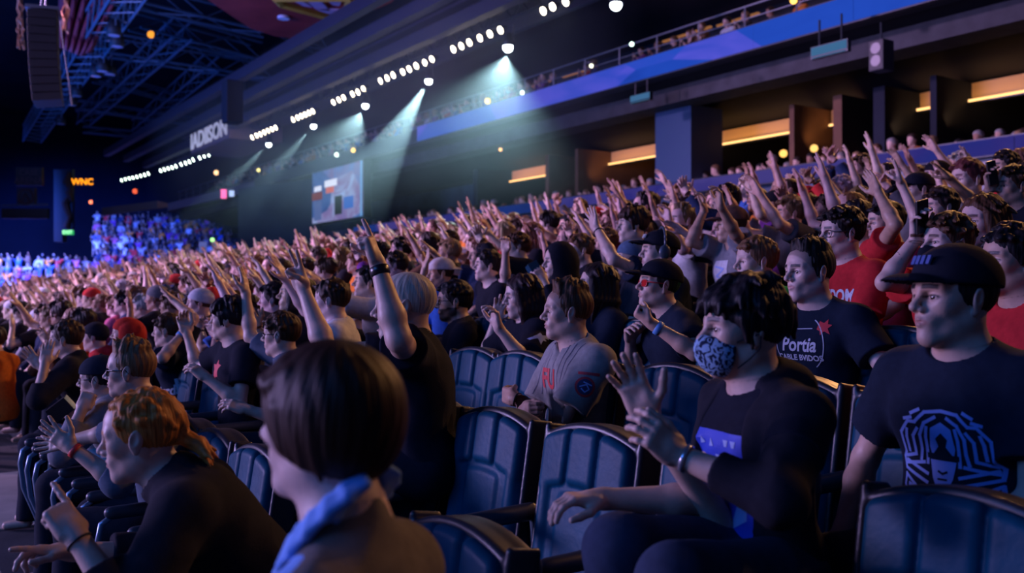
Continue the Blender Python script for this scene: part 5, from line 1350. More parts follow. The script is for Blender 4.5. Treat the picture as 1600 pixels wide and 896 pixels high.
hero(576, 462, 4.2, 5, 'person with grey short hair and sunglasses, arm stretched left over the crowd', yaw=28, hyaw=30, hair='buzz', hcol=(.3, .28, .26), skin=SK3, tops=[T(greyf, g=.02, sleeve=.75)], la=lap, ra=dict(px=(480, 424, .0), epx=(520, 462, -.1), g='flat', pn=(.5, 0, -.8), k=1.3))
hero(1575, 262, 7.4, 9, 'person with dark hair in a red top at the far upper right edge', yaw=20, hyaw=26, hair='short', hcol=blackh, skin=SK2, tops=[T(redf, g=.018, sleeve=.8)], la=lap, ra=lap)
hero(1585, 292, 6.0, 7, 'person with glasses holding up a phone at the right edge', yaw=14, hyaw=20, hair='side', hcol=brown, skin=SK2, tops=[T(bk, g=.018, sleeve=.8)], la=lap, ra=dict(px=(1548, 296, -.2), pole=(.1, .6, -.8), g='claw', pn=(0, -1, 0), hd=(.2, 0, 1)))
hero(1588, 408, 3.45, 4, 'person mostly behind the black cap wearing a bright red shirt', yaw=20, hyaw=26, hair='short', hcol=blackh, skin=SK2, tops=[T(redf, g=.02, sleeve=.8)], la=lap, ra=lap)
for h_ in HEROES:
    d_ = proj(h_['head'])[2]
    if h_.get('q') is None: h_['q'] = 1.0 if d_ < 3.2 else 1.2 if d_ < 5.5 else 1.5 if d_ < 7.5 else 2.0

def mask_prims(s):
    c, R, hs = s.c, s.R, s.hs
    def Tt(x, y, z): return c + R @ (V3(x, y, z) * hs)
    return [el(Tt(.052, 0, -.062), R, V3(.066, .064, .062) * hs, .02), el(Tt(.092, 0, -.045), R, V3(.034, .026, .036) * hs, .03), pl(Tt(.032, 0, 0), R @ V3(-1, 0, -.15), .006), pl(Tt(.1, 0, -.014), R @ V3(-.25, 0, 1), .006)]
def maskmat(name, c1, c2, sc):
    m = mat(name, c1, .8, .2); nt = m.node_tree; N = nt.nodes; L = nt.links; b = N['Principled BSDF']
    tc = N.new('ShaderNodeTexCoord'); v = N.new('ShaderNodeTexNoise'); v.inputs['Scale'].default_value = sc; v.inputs['Detail'].default_value = 1; v.inputs['Distortion'].default_value = 1.6; L.new(tc.outputs['Object'], v.inputs['Vector'])
    r = N.new('ShaderNodeValToRGB'); e = r.color_ramp.elements; e[0].position = .47; e[0].color = (*c1, 1); e[1].position = .53; e[1].color = (*c2, 1); L.new(v.outputs[0], r.inputs[0]); L.new(r.outputs[0], b.inputs['Base Color']); return m
masked['extra'] = lambda s: [('face_mask', mask_prims(s), .003, maskmat('mask_pattern', (.006, .014, .045), (.26, .42, .60), 52))]
mk24['extra'] = lambda s: [('face_mask', mask_prims(s), .004, bk)]
def collarp(s):
    N = s.NB; nax = unit(s.c + s.R @ V3(-.026, 0, -.06) - N); Rn = np.stack([unit(np.cross(s.L, nax)), s.L, nax], 1); o = []
    pts = []
    for k in range(17):
        a = math.radians(-152 + 19 * k); r = .078; z = .055 * -math.cos(a) + .034
        pts.append(N + Rn @ V3(.012 + r * math.cos(a) * 1.05, r * math.sin(a), z + .012))
    for i, (a, b) in enumerate(zip(pts[:-1], pts[1:])):
        for h in (0, -.012, -.026, -.04): o.append(rc(a + Rn @ V3(0, 0, h) + (a - N) * (-h) * 7, b + Rn @ V3(0, 0, h) + (b - N) * (-h) * 7, .0065, .0065, .010))
    for q, sg in ((pts[0], -1), (pts[-1], 1)):
        o.append(rc(q, q + Rn @ V3(.035, sg * .03, -.06), .0075, .006, .01)); o.append(rc(q + Rn @ V3(0, sg * .01, -.02), q + Rn @ V3(.03, sg * .045, -.05), .0075, .006, .01))
    return o
boy['extra'] = lambda s: [('collar', collarp(s), .004, blue)]
def cups(s):
    c, R, hs = s.c, s.R, s.hs; o = []
    def Tt(x, y, z): return c + R @ (V3(x, y, z) * hs)
    for sd in (1, -1): o.append(el(Tt(-.012, sd * .098, -.002), R, V3(.036, .020, .044) * hs, .004))
    pts = [(-.012, .100 * math.cos(a), .03 + .125 * math.sin(a)) for a in np.linspace(0, math.pi, 12)]
    for a, b in zip(pts[:-1], pts[1:]): o.append(rc(Tt(*a), Tt(*b), .008, .008, .006))
    return o
hp15['extra'] = lambda s: [('headphones', cups(s), .004, mat('headphone_grey', (.06, .08, .11), .35))]
def hoodp(s):
    c, R, hs = s.c, s.R, s.hs
    def Tt(x, y, z): return c + R @ (V3(x, y, z) * hs)
    return [el(Tt(-.02, 0, .01), R, V3(.135, .115, .145) * hs, .03), rc(Tt(-.05, 0, -.05), s.NB, .10, .12, .05), el(Tt(.12, 0, -.02), R, V3(.12, .075, .115) * hs, .012, 's'), el(Tt(.0, 0, .0), R, V3(.115, .095, .125) * hs, .01, 's')]
cup['extra'] = lambda s: [('hood', hoodp(s), .005, bk)]
HEROES[6]['extra'] = lambda s: [('hood', [el(s.c + s.R @ V3(-.04, 0, -.01), s.R, V3(.13, .125, .14), .03), el(s.c + s.R @ V3(.06, 0, -.01), s.R, V3(.13, .10, .13), .01, 's')], .006, fabric('red_hood', (.45, .03, .02)))]

def build_heroes():
    with ThreadPoolExecutor(4) as ex: outs = list(ex.map(compute, HEROES))
    res = []
    for sp, ou in zip(HEROES, outs):
        o, k, s = assemble(sp, ou); sp['_o'], sp['_k'], sp['_s'] = o, k, s; res.append(o)
    # glasses
    gm = mat('glasses_frame', (.015, .015, .02), .25)
    for sp, lens in ((dgl, glass), (beanie, None), (boy8, None), (bearded, None), (red19, None), (chin, mat('red_lens', (.5, .02, .02), .1, emit=None))):
        glasses(sp['_o'], sp['_s'], gm if sp is not chin else mat('red_frame', (.5, .02, .02), .3), lens)
    band(dgl['_o'], dgl['_s'], 1, redb); band(wh['_o'], wh['_s'], 1, blackp, .01, .034, .033, 'watch'); band(masked['_o'], masked['_s'], 1, silver, .0, .012, .031, 'bracelet')
    band(chin['_o'], chin['_s'], 1, watchb, .02, .028, .032, 'watch'); band(skull['_o'], skull['_s'], 1, plb, .0, .026, .033); band(curds['_o'], curds['_s'], 1, watchb, .0, .028, .032, 'watch'); band(hp15['_o'], hp15['_s'], -1, blackp, .02, .006, .03, 'bracelet'); band(grey['_o'], grey['_s'], 1, strap, .0, .006, .03, 'bracelet'); band(pony['_o'], pony['_s'], 1, strap, .0, .006, .03, 'bracelet')
    # mask straps
    for sp in (masked, mk24):
        s = sp['_s']
        for sd in (1, -1):
            mb = MB(); mb.tube([hl(s, .040, sd * .062, -.030), hl(s, .015, sd * .078, -.016), hl(s, -.008, sd * .090, -.008)], .0022, 5); mb.tube([hl(s, .036, sd * .060, -.095), hl(s, .010, sd * .074, -.070), hl(s, -.012, sd * .086, -.042), hl(s, -.012, sd * .090, -.012)], .0022, 5)
            mb.build('mask_strap', strap, sp['_k']['face_mask'])
    # prints
    def shp(*polys): return list(polys)
    def ring(cx, cy, r0, r1, a0=0, a1=360, n=18):
        out = []
        for k in range(n):
            a = math.radians(a0 + (a1 - a0) * k / n); b = math.radians(a0 + (a1 - a0) * (k + 1) / n)
            out.append([(cx + r0 * math.cos(a), cy + r0 * math.sin(a)), (cx + r1 * math.cos(a), cy + r1 * math.sin(a)), (cx + r1 * math.cos(b), cy + r1 * math.sin(b)), (cx + r0 * math.cos(b), cy + r0 * math.sin(b))])
        return out
    def stroke(pts, w):
        out = []
        for (x0, y0), (x1, y1) in zip(pts[:-1], pts[1:]):
            L = math.hypot(x1 - x0, y1 - y0) + 1e-9; nx, ny = -(y1 - y0) / L * w / 2, (x1 - x0) / L * w / 2; ex, ey = (x1 - x0) / L * w * .4, (y1 - y0) / L * w * .4
            out.append([(x0 + nx - ex, y0 + ny - ey), (x0 - nx - ex, y0 - ny - ey), (x1 - nx + ex, y1 - ny + ey), (x1 + nx + ex, y1 + ny + ey)])
        return out
    def star(cx, cy, r, n=7, seed=0):
        rn = random.Random(seed); p = []
        for k in range(2 * n): a = math.pi * k / n + .3; q = r * (1 if k % 2 == 0 else .5) * rn.uniform(.8, 1.15); p.append((cx + q * math.cos(a), cy + q * math.sin(a)))
        return [p]
    t = fort['tops'][0]; o, s, sh = fort['_k']['shirt'], fort['_s'], None
    def PR(sp, shapes, m, ti=0, name='print', kid='shirt', **k):
        q = sp['tops'][ti]; b = print_on(sp['_k'][kid], sp['_s'], q, shapes, name, m, **k); return b
    def TX(sp, txt, size, m, ti=0, kid='shirt', **k): return text_on(sp['_k'][kid], sp['_s'], sp['tops'][ti], txt, size, 'lettering', m, **k)
    TX(fort, 'Portia', .085, pw, cx=-.0, cz=.02, bold=.002, shear=.2, sx=.85); TX(fort, 'CABLE BVIDOS', .034, pw, cx=.0, cz=-.035, bold=.001)
    PR(fort, ring(0, 0, .118, .122, -50, 60) + ring(0, 0, .118, .122, 115, 230) + stroke([(-.06, .065), (.06, .07)], .003), pw, cz=.02)
    PR(fort, star(.11, .075, .036, 6, 3), pred, cz=.02, name='red_star'); PR(fort, star(-.11, .075, .033, 6, 5), pred, cz=.02, name='red_star')
    # maze print of the cap wearer
    S = []
    for sgn in (1, -1):
        def mm(p): return [(sgn * x, y) for x, y in p]
        for pts in ([(.01, .46), (.16, .44), (.26, .34), (.34, .34), (.44, .22), (.44, .02), (.48, -.04), (.46, -.14), (.16, -.22)], [(.06, .40), (.16, .34), (.22, .22), (.22, .08), (.24, -.02)], [(.14, .30), (.16, .20), (.16, -.04)],
                    [(.24, .28), (.30, .20), (.30, .02), (.44, -.02)], [(.36, .26), (.38, .18), (.38, .04)], [(.20, -.04), (.44, -.09)], [(.16, -.14), (.44, -.06)], [(.10, -.26), (.22, -.32), (.34, -.26), (.46, -.20), (.47, -.30), (.42, -.36)], [(.12, -.34), (.20, -.46), (.30, -.50)],
                    [(.24, -.34), (.30, -.42), (.42, -.46), (.44, -.54)], [(.16, -.30), (.26, -.40), (.34, -.54)], [(.30, -.30), (.40, -.28), (.40, -.36), (.32, -.38)], [(.06, -.34), (.07, -.50)], [(.02, -.34), (.03, -.50)], [(.04, -.54), (.20, -.56)], [(.22, .46), (.30, .42)], [(.30, .38), (.38, .36)]):
            S += stroke(mm(pts), .032)
        S += [mm([(.0, .36), (.10, .30), (.13, .12), (.11, .04), (.04, .13), (.06, .20), (.0, .26)])]
    S += [[(-.13, .0), (.13, .0), (.10, -.16), (.05, -.27), (-.05, -.27), (-.10, -.16)]]
    PR(skull, S, psk, cx=.015, cz=-.085, scale=.29, name='maze_print')
    PR(skull, stroke([(-.14, .035), (.14, .035)], .05) + stroke([(-.04, -.10), (.0, -.12), (.04, -.10)], .02) + stroke([(-.04, -.17), (.04, -.17)], .018), bk2, cx=.015, cz=-.085, scale=.29, off=.0034, name='maze_print_gaps')
    # masked one's blue poster print
    PR(masked, [[(-.09, .12), (.10, .12), (.10, -.15), (-.09, -.15)]], pblue, cz=-.07, cx=.0)
    PR(masked, [[(-.075, -.02), (-.03, .055), (-.02, .0), (-.05, -.04)], [(-.01, .06), (.085, .06), (.085, .03), (.03, .03), (.025, .0), (-.005, .0)], [(-.055, -.06), (-.02, -.03), (.03, -.03), (.01, -.10), (-.03, -.12)], [(.05, .01), (.085, .01), (.08, -.10), (.03, -.13), (.055, -.06)], [(-.07, .10), (-.055, .085), (-.075, .08)], [(-.03, .10), (-.015, .08), (-.035, .078)], [(.03, .102), (.05, .102), (.045, .085), (.035, .085)], [(.06, .102), (.08, .102), (.075, .085), (.065, .085)]], plb, cz=-.07, off=.0036)
    PR(masked, [[(-.05, 0), (.03, 0), (-.005, .07)]], pred, cz=-.29, cx=-.02)
    # grey jersey
    def BE(s, side, sp):   # frame for sleeve prints
        S_, E_, W_, hd, pn, g = s.arms[side]; U_ = -unit(E_ - S_); F_ = unit(s.L * side + s.F * .35 - U_ * ((s.L * side + s.F * .35) @ U_)); return (F_, np.cross(U_, F_) , U_, S_ + (E_ - S_) * .45)
    ax = BE(grey['_s'], 1, grey)
    PR(grey, ring(0, 0, .034, .044), pred, ax=ax, name='sleeve_patch'); PR(grey, [[(.034 * math.cos(a), .034 * math.sin(a)) for a in np.linspace(0, 2 * math.pi, 16, endpoint=False)]], pnavy, ax=ax, off=.0026, name='sleeve_patch'); PR(grey, stroke([(-.02, -.01), (.0, .012), (.02, .0), (.01, -.02), (-.01, -.015)], .006) + stroke([(-.015, .015), (.02, .02)], .006), plb, ax=ax, off=.0036, name='sleeve_patch')
    PR(grey, stroke([(-.05, .02), (.02, .055)], .012), pred, ax=ax, cz=.02, name='sleeve_patch')
    TX(grey, 'FU', .12, pred, cx=-.02, cz=.02, bold=.004, shear=-.2); PR(grey, stroke([(.0, .2), (.0, -.2)], .003) + stroke([(.012, .2), (.012, -.2)], .002), pnavy)
    for q in (-.12, -.09, -.06, .07, .10, .13): PR(grey, stroke([(q, .18), (q * 1.1, -.05)], .003), pnavy)
    TX(red19, 'INDOM', .085, pw, cx=.05, cz=.03, bold=.003, sx=.8); TX(red19, 'ESPORTS', .04, pnavy, cx=.05, cz=-.03, bold=.002)
    TX(t33, 'fire', .10, pred, cx=0, cz=.03, bold=.004, shear=.3)
    PR(tee31, star(0, .03, .06, 5, 2) + stroke([(-.03, -.05), (.03, .03)], .02), pred, cx=.02, cz=.03); PR(tee31, stroke([(-.03, -.05), (.0, -.11)], .014), plb, cx=.02, cz=.03)
    U_ = curds['_s'].sd; F_ = unit(-cF - U_ * (-cF @ U_)); ax = (F_, np.cross(U_, F_), U_, curds['_s'].hip + U_ * curds['_s'].sl * .42)
    TX(curds, 'Curds', .10, pw, ax=ax, cx=-.07, bold=.003, shear=.2); TX(curds, 'M', .15, pw, ax=ax, cx=.08, cz=.02, bold=.006)
    PR(longw, star(0, 0, .05, 4, 8) + stroke([(-.05, -.04), (.04, .05)], .02), plb, ax=BE(longw['_s'], 1, longw)); PR(longw, stroke([(-.03, .02), (0, -.03), (.03, .03)], .010) + stroke([(-.01, .03), (.01, -.0)], .008), pw, cz=-.02)
    PR(hd28, [[(-.08, .12), (.08, .12), (.10, -.12), (-.10, -.12)]], white, cz=-.02); PR(hd28, stroke([(-.06, .08), (.05, .06), (-.05, .01), (.06, -.02), (-.05, -.06), (.05, -.09)], .014), plb, cz=-.02, off=.004)
    PR(chin, stroke([(-.12, 0), (.14, .02)], .05), plb, cz=-.14)
    # logos on caps
    for sp, col in ((skull, mat('cap_logo', (.06, .10, .30), .5)), (hp15, mat('print_silver', (.5, .55, .6), .3))):
        s = sp['_s']; mb = MB()
        for k in range(4):
            yy = .028 - .018 * k; mb.prism([hl(s, .098 - 3 * yy * yy, yy - .006, .080), hl(s, .098 - 3 * yy * yy, yy + .006, .080), hl(s, .090 - 3 * yy * yy, yy + .006, .102), hl(s, .090 - 3 * yy * yy, yy - .006, .102)], s.R @ V3(.006, 0, .002))
        mb.build('cap_emblem', col, sp['_k']['cap'])
    return res

def held(name, sp, side, dims, off, m, label, cat, lens=False):
    s = sp['_s']; S_, E_, W_, hd, pn, g = s.arms[side]; c = W_ + hd * .10 + pn * off; ax = np.stack([pn, np.cross(hd, pn), hd]); mb = MB(); mb.box((0, 0, 0), np.array(dims) / 2, ax)
    t = mb.build(name, m, None, c, bevel=.003); tag(t, label, cat)
    if lens: MB().tube([pn * (-dims[0] / 2), pn * (-dims[0] / 2 - .004)], .012, 12).build('lens', glass, t)
    return t
# ---------------------------------------------------------------- the rest of the crowd
def crowd_specs():
    up = lambda a, b, c, g='open', pn=(1, 0, 0), pole=(.2, .6, -.7), hd=None: dict(t=(a + (.10 if c > .2 else 0), b, c - (.06 if c > .2 else 0)), g=g, pn=pn, pole=pole, **({'hd': hd} if hd else {}))
    rel = dict(t=(.30, -.04, -.40), pole=(-.3, .7, -.5), g='relax', pn=(0, 0, -1))
    sp = [
        ('both arms stretched up', dict(la=up(.30, .02, .40), ra=up(.33, .03, .36, 'wide'), hair='short')),
        ('one arm raised and pointing', dict(la=up(.32, .0, .38, 'point'), ra=rel, hair='short')),
        ('the far arm raised open handed', dict(la=rel, ra=up(.30, .0, .42, 'wide'), hair='curly')),
        ('hands clapping overhead', dict(la=up(.30, -.14, .34, 'flat', (0, -1, 0)), ra=up(.30, -.14, .34, 'open', (0, -1, 0)), hair='side')),
        ('hands clapping at the chin', dict(la=up(.30, -.13, .02, 'flat', (0, -1, 0), hd=(.5, -.3, .8)), ra=up(.30, -.13, .02, 'open', (0, -1, 0), hd=(.5, -.3, .8)), hair='long', female=True)),
        ('both arms high in a V', dict(la=up(.18, .16, .46, 'wide'), ra=up(.20, .16, .45, 'open'), hair='buzz')),
        ('one fist raised', dict(la=up(.22, .05, .42, 'fist'), ra=rel, hair='under', cap=dict())),
        ('arm out, two fingers up', dict(la=rel, ra=up(.38, .0, .32, 'two'), hair='wavy', female=True)),
        ('hands resting in the lap', dict(la=rel, ra=rel, hair='fringe')),
        ('leaning forward with both arms out', dict(la=up(.40, -.02, .26, 'open'), ra=up(.38, .0, .30, 'open'), hair='short', lean=12)),
        ('hand raised beside the face', dict(la=up(.22, .10, .14, 'open', hd=(.1, 0, 1)), ra=rel, hair='under', cap=dict(beanie=True))),
        ('arms raised with bent elbows', dict(la=up(.20, .08, .26, 'claw', hd=(.2, 0, 1)), ra=up(.22, .08, .24, 'open', hd=(.2, 0, 1)), hair='quiff')),
    ]
    out = []
    for i, (pose, d) in enumerate(sp):
        k = dict(head=V3(0, 0, 1.20), floor=0.0, yaw=0, hyaw=(8, -6, 4, 10, -4)[i % 5], hpitch=(2, 6, 0, 4, 8)[i % 5], lean=4, tops=[dict(g=.02, sleeve=(.6, .7, .6, 1.7, .8)[i % 5])], seed=100 + i, tufts=45, hamp=.003, noeyes=True, mouth=(0, .6, 0, .9)[i % 4], beard=(0, .5, 0, 0, 0, .9)[i % 6] if not d.get('female') else 0)
        k.update(d); k['pose'] = pose; out.append(k)
    return out
rnd = random.Random(7)
TOPC = [('black', (.014, .015, .024), 8), ('dark navy', (.02, .035, .09), 4), ('red', (.50, .03, .03), 3), ('dark grey', (.07, .07, .085), 3), ('light grey', (.34, .34, .38), 2), ('white', (.62, .62, .66), 2), ('blue', (.04, .12, .45), 2), ('purple', (.20, .05, .28), 1), ('orange', (.65, .20, .03), 1), ('pink', (.55, .12, .25), 1), ('brown', (.14, .07, .04), 1)]
TOPW = [t for t in TOPC for _ in range(t[2])]
HC = [('black', (.012, .010, .012)), ('dark brown', (.035, .02, .014)), ('brown', (.07, .035, .02)), ('light brown', (.16, .085, .04)), ('blond', (.32, .2, .1)), ('grey', (.28, .27, .27))]
SKC = [(.62, .42, .34), (.68, .47, .39), (.52, .33, .25), (.60, .40, .32), (.66, .45, .36), (.34, .19, .13)]
ORD = ['first', 'second', 'third', 'fourth', 'fifth', 'sixth', 'seventh', 'eighth', 'ninth', 'tenth', 'eleventh', 'twelfth', 'thirteenth', 'fourteenth', 'fifteenth']

def lowpoly(outs):
    """arrays of a prototype for the uncountable crowd: (verts, quads, kind)"""
    return outs

def build_crowd():
    specs = crowd_specs(); lows = [dict(s, q=4.3, tufts=6, hamp=0, seed=s['seed']) for s in crowd_specs()]
    for s in specs: s['q'] = 1.9
    for s in lows: s['tops'] = [dict(t) for t in s['tops']]
    with ThreadPoolExecutor(4) as ex: outs = list(ex.map(compute, specs + lows))
    protos = []
    for sp, ou in zip(specs, outs[:len(specs)]):
        sp['label'] = 'x'; o, k, s = assemble(sp, ou, crowd=True); ch = [(c.name.split('.')[0], c.data, c.matrix_local.copy()) for c in o.children]
        protos.append((sp, o.data, ch, s.base.copy()))
        for c in list(o.children): bpy.data.objects.remove(c)
        bpy.data.objects.remove(o)
    # the seats people sit on
    taken = {}
    for h_ in HEROES: taken.setdefault(h_['row'], []).append(h_['_s'].base[1])
    for r, y, *_ in SEATS:
        if r in (2, 3): taken.setdefault(r, []).append(y)
    cand = []
    for r in range(1, NR):
        n = 0
        for k in range(200):
            y = -1.6 + .54 * k + (.27 if r % 2 else 0)
            if y > 33.5: break
            hx = ROWX[r] - .12; X, Y, D = proj((hx, y, TOPZ[r] + .2))
            if D < 3.2 or X > 1680: continue
            if r == 1 and y < 9.5: continue
            if r == 2 and y < 7.2: continue
            if r == 3 and y < 5.2: continue
            if any(abs(y - t) < .44 for t in taken.get(r, [])): continue
            if any(abs(y - t) < .30 for t in taken.get(r - 1, [])) and D < 6: continue
            n += 1
            if rnd.random() < (.03 if r > 2 else .2): continue
            cand.append((D, r, y, n))
    cand.sort()
    nI = 252
    print('crowd', len(cand))
    cnt = 0; labels = set()
    bands = []
    for (D, r, y, n) in cand[:nI]:
        sp, me, ch, b0 = protos[rnd.choice([0, 0, 1, 2, 2, 3, 3, 4, 5, 5, 6, 7, 7, 8, 9, 9, 10, 11, 11] if r > 3 else [8, 8, 4, 2, 1, 10, 0])]
        o = bpy.data.objects.new('person', me); COL.objects.link(o); sc = rnd.uniform(.95, 1.06)
        yaw = math.radians(rnd.uniform(10, 42)); base = V3(ROWX[r] - .20 + rnd.uniform(-.05, .03), y + rnd.uniform(-.04, .04), FLZ[r])
        dz = rnd.choice([0, 0, 0, .04, .08]) if r > 4 else 0
        o.location = base + V3(0, 0, 0); o.rotation_euler = (0, 0, -yaw); o.scale = (sc, sc, sc * (1 + dz))
        tn, tc, _ = rnd.choice(TOPW); hn, hc = rnd.choice(HC[:4] if rnd.random() < .8 else HC); sk = rnd.choice(SKC)
        capn, capc = rnd.choice([('black', (.015, .015, .022)), ('red', (.45, .03, .03)), ('white', (.55, .55, .6)), ('blue', (.03, .1, .4)), ('grey', (.15, .15, .17))])
        o.color = (*[c * rnd.uniform(.9, 1.08) for c in sk], 1)
        hc = tuple(c * rnd.uniform(.8, 1.2) for c in hc)
        for nm, md, ml in ch:
            c = bpy.data.objects.new(nm, md); COL.objects.link(c); c.parent = o
            c.color = (*{'shirt': tc, 'hair': hc, 'cap': capc}.get(nm, (.02, .02, .03)), 1)
        hw = (capn + (' knitted cap' if sp['cap'].get('beanie') else ' cap')) if sp.get('cap') else hn + {'short': ' short hair', 'curly': ' curls', 'side': ' side parted hair', 'long': ' long hair', 'buzz': ' cropped hair', 'wavy': ' long wavy hair', 'fringe': ' fringe', 'quiff': ' quiff', 'under': ' hair'}[sp['hair']]
        lab = 'person in %s top, %s, %s' % (tn, hw, sp['pose'])
        if lab in labels:
            Xp, Yp, _ = proj(base + V3(0, 0, 1.2)); lab2 = lab
            for extra in (', %s row up' % ORD[r], ', %s row, %s from right' % (ORD[r], ORD[min(n - 1, 14)]) if n <= 15 else ', %s row, place %d from right' % (ORD[r], n)):
                w = (lab + extra).split()
                if len(w) <= 16 and lab + extra not in labels: lab2 = lab + extra; break
            else: lab2 = 'person in %s, %s, %s row, place %d from right' % (tn, hw, ORD[r], n)
            lab = lab2
        labels.add(lab); tag(o, lab, 'person', 'crowd seated in the rows of the near stand')
    # stuff: everyone farther up the near stand
    for o in outs[len(specs):]:       # nobody can see below the seats up there
        z0 = o['s'].base[2] + .42
        for key in ('body', 'trousers', 'hair', 'cap', 'tops'):
            if key not in o: continue
            v, q = (o[key][0] if key == 'tops' else o[key])[:2]; kq = q[(v[q][:, :, 2].min(1) > z0)]; u = np.unique(kq); mp = np.full(len(v), -1); mp[u] = np.arange(len(u))
            o[key] = [(v[u], mp[kq])] if key == 'tops' else (v[u], mp[kq])
    FARS = [(o, s) for o, s in zip(outs[len(specs):], lows)]
    V = []; Q = []; C = []; nv = 0
    def put(vq, b0, base, yaw, s, col):
        nonlocal nv
        v, q = vq[0], vq[1]; w = (v - b0) * s; c, sn = math.cos(-yaw), math.sin(-yaw); w = np.stack([w[:, 0] * c - w[:, 1] * sn, w[:, 0] * sn + w[:, 1] * c, w[:, 2]], 1) + base
        V.append(w.astype(f32)); Q.append(q + nv); C.append(np.tile(np.array([*col, 1], f32), (len(w), 1))); nv += len(w)
    for (D, r, y, n) in cand[nI:]:
        ou, sp = FARS[rnd.randrange(len(FARS))]; b0 = ou['s'].base; base = V3(ROWX[r] - .2, y, FLZ[r]); yaw = math.radians(rnd.uniform(5, 45)); s = rnd.uniform(.95, 1.08)
        hc = rnd.choice(HC)[1]; put(ou['body'], b0, base, yaw, s, rnd.choice(SKC)); put(ou['tops'][0], b0, base, yaw, s, rnd.choice(TOPW)[1]); put(ou['trousers'], b0, base, yaw, s, (.02, .02, .035))
        if 'hair' in ou: put(ou['hair'], b0, base, yaw, s, hc)
        if 'cap' in ou: put(ou['cap'], b0, base, yaw, s, (.02, .02, .03))
    cm = mat('crowd_colours', (1, 1, 1), .7, .3)
    nt = cm.node_tree; at = nt.nodes.new('ShaderNodeAttribute'); at.attribute_name = 'tone'; nt.links.new(at.outputs['Color'], nt.nodes['Principled BSDF'].inputs['Base Color'])
    def flush(name, label):
        nonlocal V, Q, C, nv
        o = link(name, raw_mesh(name, np.concatenate(V), np.concatenate(Q), cm, {'tone': np.concatenate(C)})); tag(o, label, 'crowd', None, 'stuff'); print(name, nv); V, Q, C, nv = [], [], [], 0
    flush('crowd', 'dense crowd with raised hands filling the upper rows of the near stand')
    # tiny people: far stand, suites, upper deck
    tiny = []
    for sp in [dict(crowd_specs()[i], q=8.0, tufts=0, hamp=0, hair='fringe', cap=None) for i in (0, 8, 5, 4)]: tiny.append(compute(sp))
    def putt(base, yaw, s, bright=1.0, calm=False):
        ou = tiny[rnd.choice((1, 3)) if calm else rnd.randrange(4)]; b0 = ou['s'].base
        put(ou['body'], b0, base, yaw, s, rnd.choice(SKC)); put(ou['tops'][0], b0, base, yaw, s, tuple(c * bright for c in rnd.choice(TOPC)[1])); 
        if len(ou['hair'][0]): put(ou['hair'], b0, base, yaw, s, rnd.choice(HC)[1])
    for j in range(18):
        a = fxr(j, -20); b = fxr(j, 368)
        if j > 9: a = fxr(j, 152)
        x = a
        while x < b:
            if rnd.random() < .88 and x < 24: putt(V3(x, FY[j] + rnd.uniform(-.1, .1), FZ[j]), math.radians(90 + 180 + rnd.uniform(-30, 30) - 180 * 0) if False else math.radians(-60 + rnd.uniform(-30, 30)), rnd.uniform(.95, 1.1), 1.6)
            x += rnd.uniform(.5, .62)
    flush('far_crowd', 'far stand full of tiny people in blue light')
    y = .5
    while y < 58:
        X = proj((19.2, y, zr1))[0]
        if X > 590 and not (1040 < X < 1112):
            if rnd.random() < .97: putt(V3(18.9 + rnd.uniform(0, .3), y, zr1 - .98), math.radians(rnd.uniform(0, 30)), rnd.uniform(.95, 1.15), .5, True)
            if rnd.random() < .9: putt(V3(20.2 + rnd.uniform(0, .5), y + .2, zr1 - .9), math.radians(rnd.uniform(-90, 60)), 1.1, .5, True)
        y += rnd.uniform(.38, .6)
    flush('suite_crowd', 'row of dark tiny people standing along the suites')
    y = 4.0
    while y < 58:
        if rnd.random() < .55 or y > 26: putt(V3(17.95 + rnd.uniform(-.1, .2), y, zf1 - .47), math.radians(rnd.uniform(0, 40)), rnd.uniform(.9, 1.05), 1.0, True)
        if rnd.random() < .5 and y > 22: putt(V3(18.9, y + .3, zf1 - .15), math.radians(rnd.uniform(0, 40)), 1, 1.0, True)
        y += rnd.uniform(.5, .9)
    flush('balcony_crowd', 'row of tiny people behind the upper balcony railing')
# ---------------------------------------------------------------- build people, lights, camera
build_heroes()
held('phone', mk24, -1, (.012, .075, .15), .03, blackp, 'black phone held up by the person in the black face mask', 'phone', True)
held('phone', HEROES[-2], -1, (.012, .075, .15), .03, blackp, 'black phone held up at the right edge of the photo', 'phone', True)
held('phone', ph, 1, (.012, .075, .15), .03, blackp, 'black phone held by the auburn haired person at top right', 'phone', True)
held('cup', cup, 1, (.075, .075, .12), .04, mat('cup_blue', (.02, .07, .12), .2), 'dark cup with blue band in the hand of the hooded person', 'cup')
held('camera', beanie, -1, (.07, .13, .09), .05, blackp, 'black camera held low by the person in the backward cap', 'camera', True)
build_crowd()

def area(name, loc, to, size, size_y, e, col, spread=180):
    l = bpy.data.lights.new(name, 'AREA'); l.shape = 'RECTANGLE'; l.size = size; l.size_y = size_y; l.energy = e; l.color = col; l.spread = math.radians(spread)
    o = bpy.data.objects.new(name, l); COL.objects.link(o); o.location = loc; o.rotation_euler = (Vector(to) - Vector(loc)).to_track_quat('-Z', 'Y').to_euler(); o['kind'] = 'helper'; return o
def spot(name, loc, to, e, col, ang=40, blend=.5, r=.15):
    l = bpy.data.lights.new(name, 'SPOT'); l.energy = e; l.color = col; l.spot_size = math.radians(ang); l.spot_blend = blend; l.shadow_soft_size = r
    o = bpy.data.objects.new(name, l); COL.objects.link(o); o.location = loc; o.rotation_euler = (Vector(to) - Vector(loc)).to_track_quat('-Z', 'Y').to_euler(); o['kind'] = 'helper'; return o
area('stage_glow', (-17, 20, 3.5), (5, 9, 0), 10, 5, 6200, (.56, .42, 1.0))
area('stage_blue', (-9, 3, 5.5), (3, 3, -.8), 6, 4, 420, (.05, .24, 1.0))
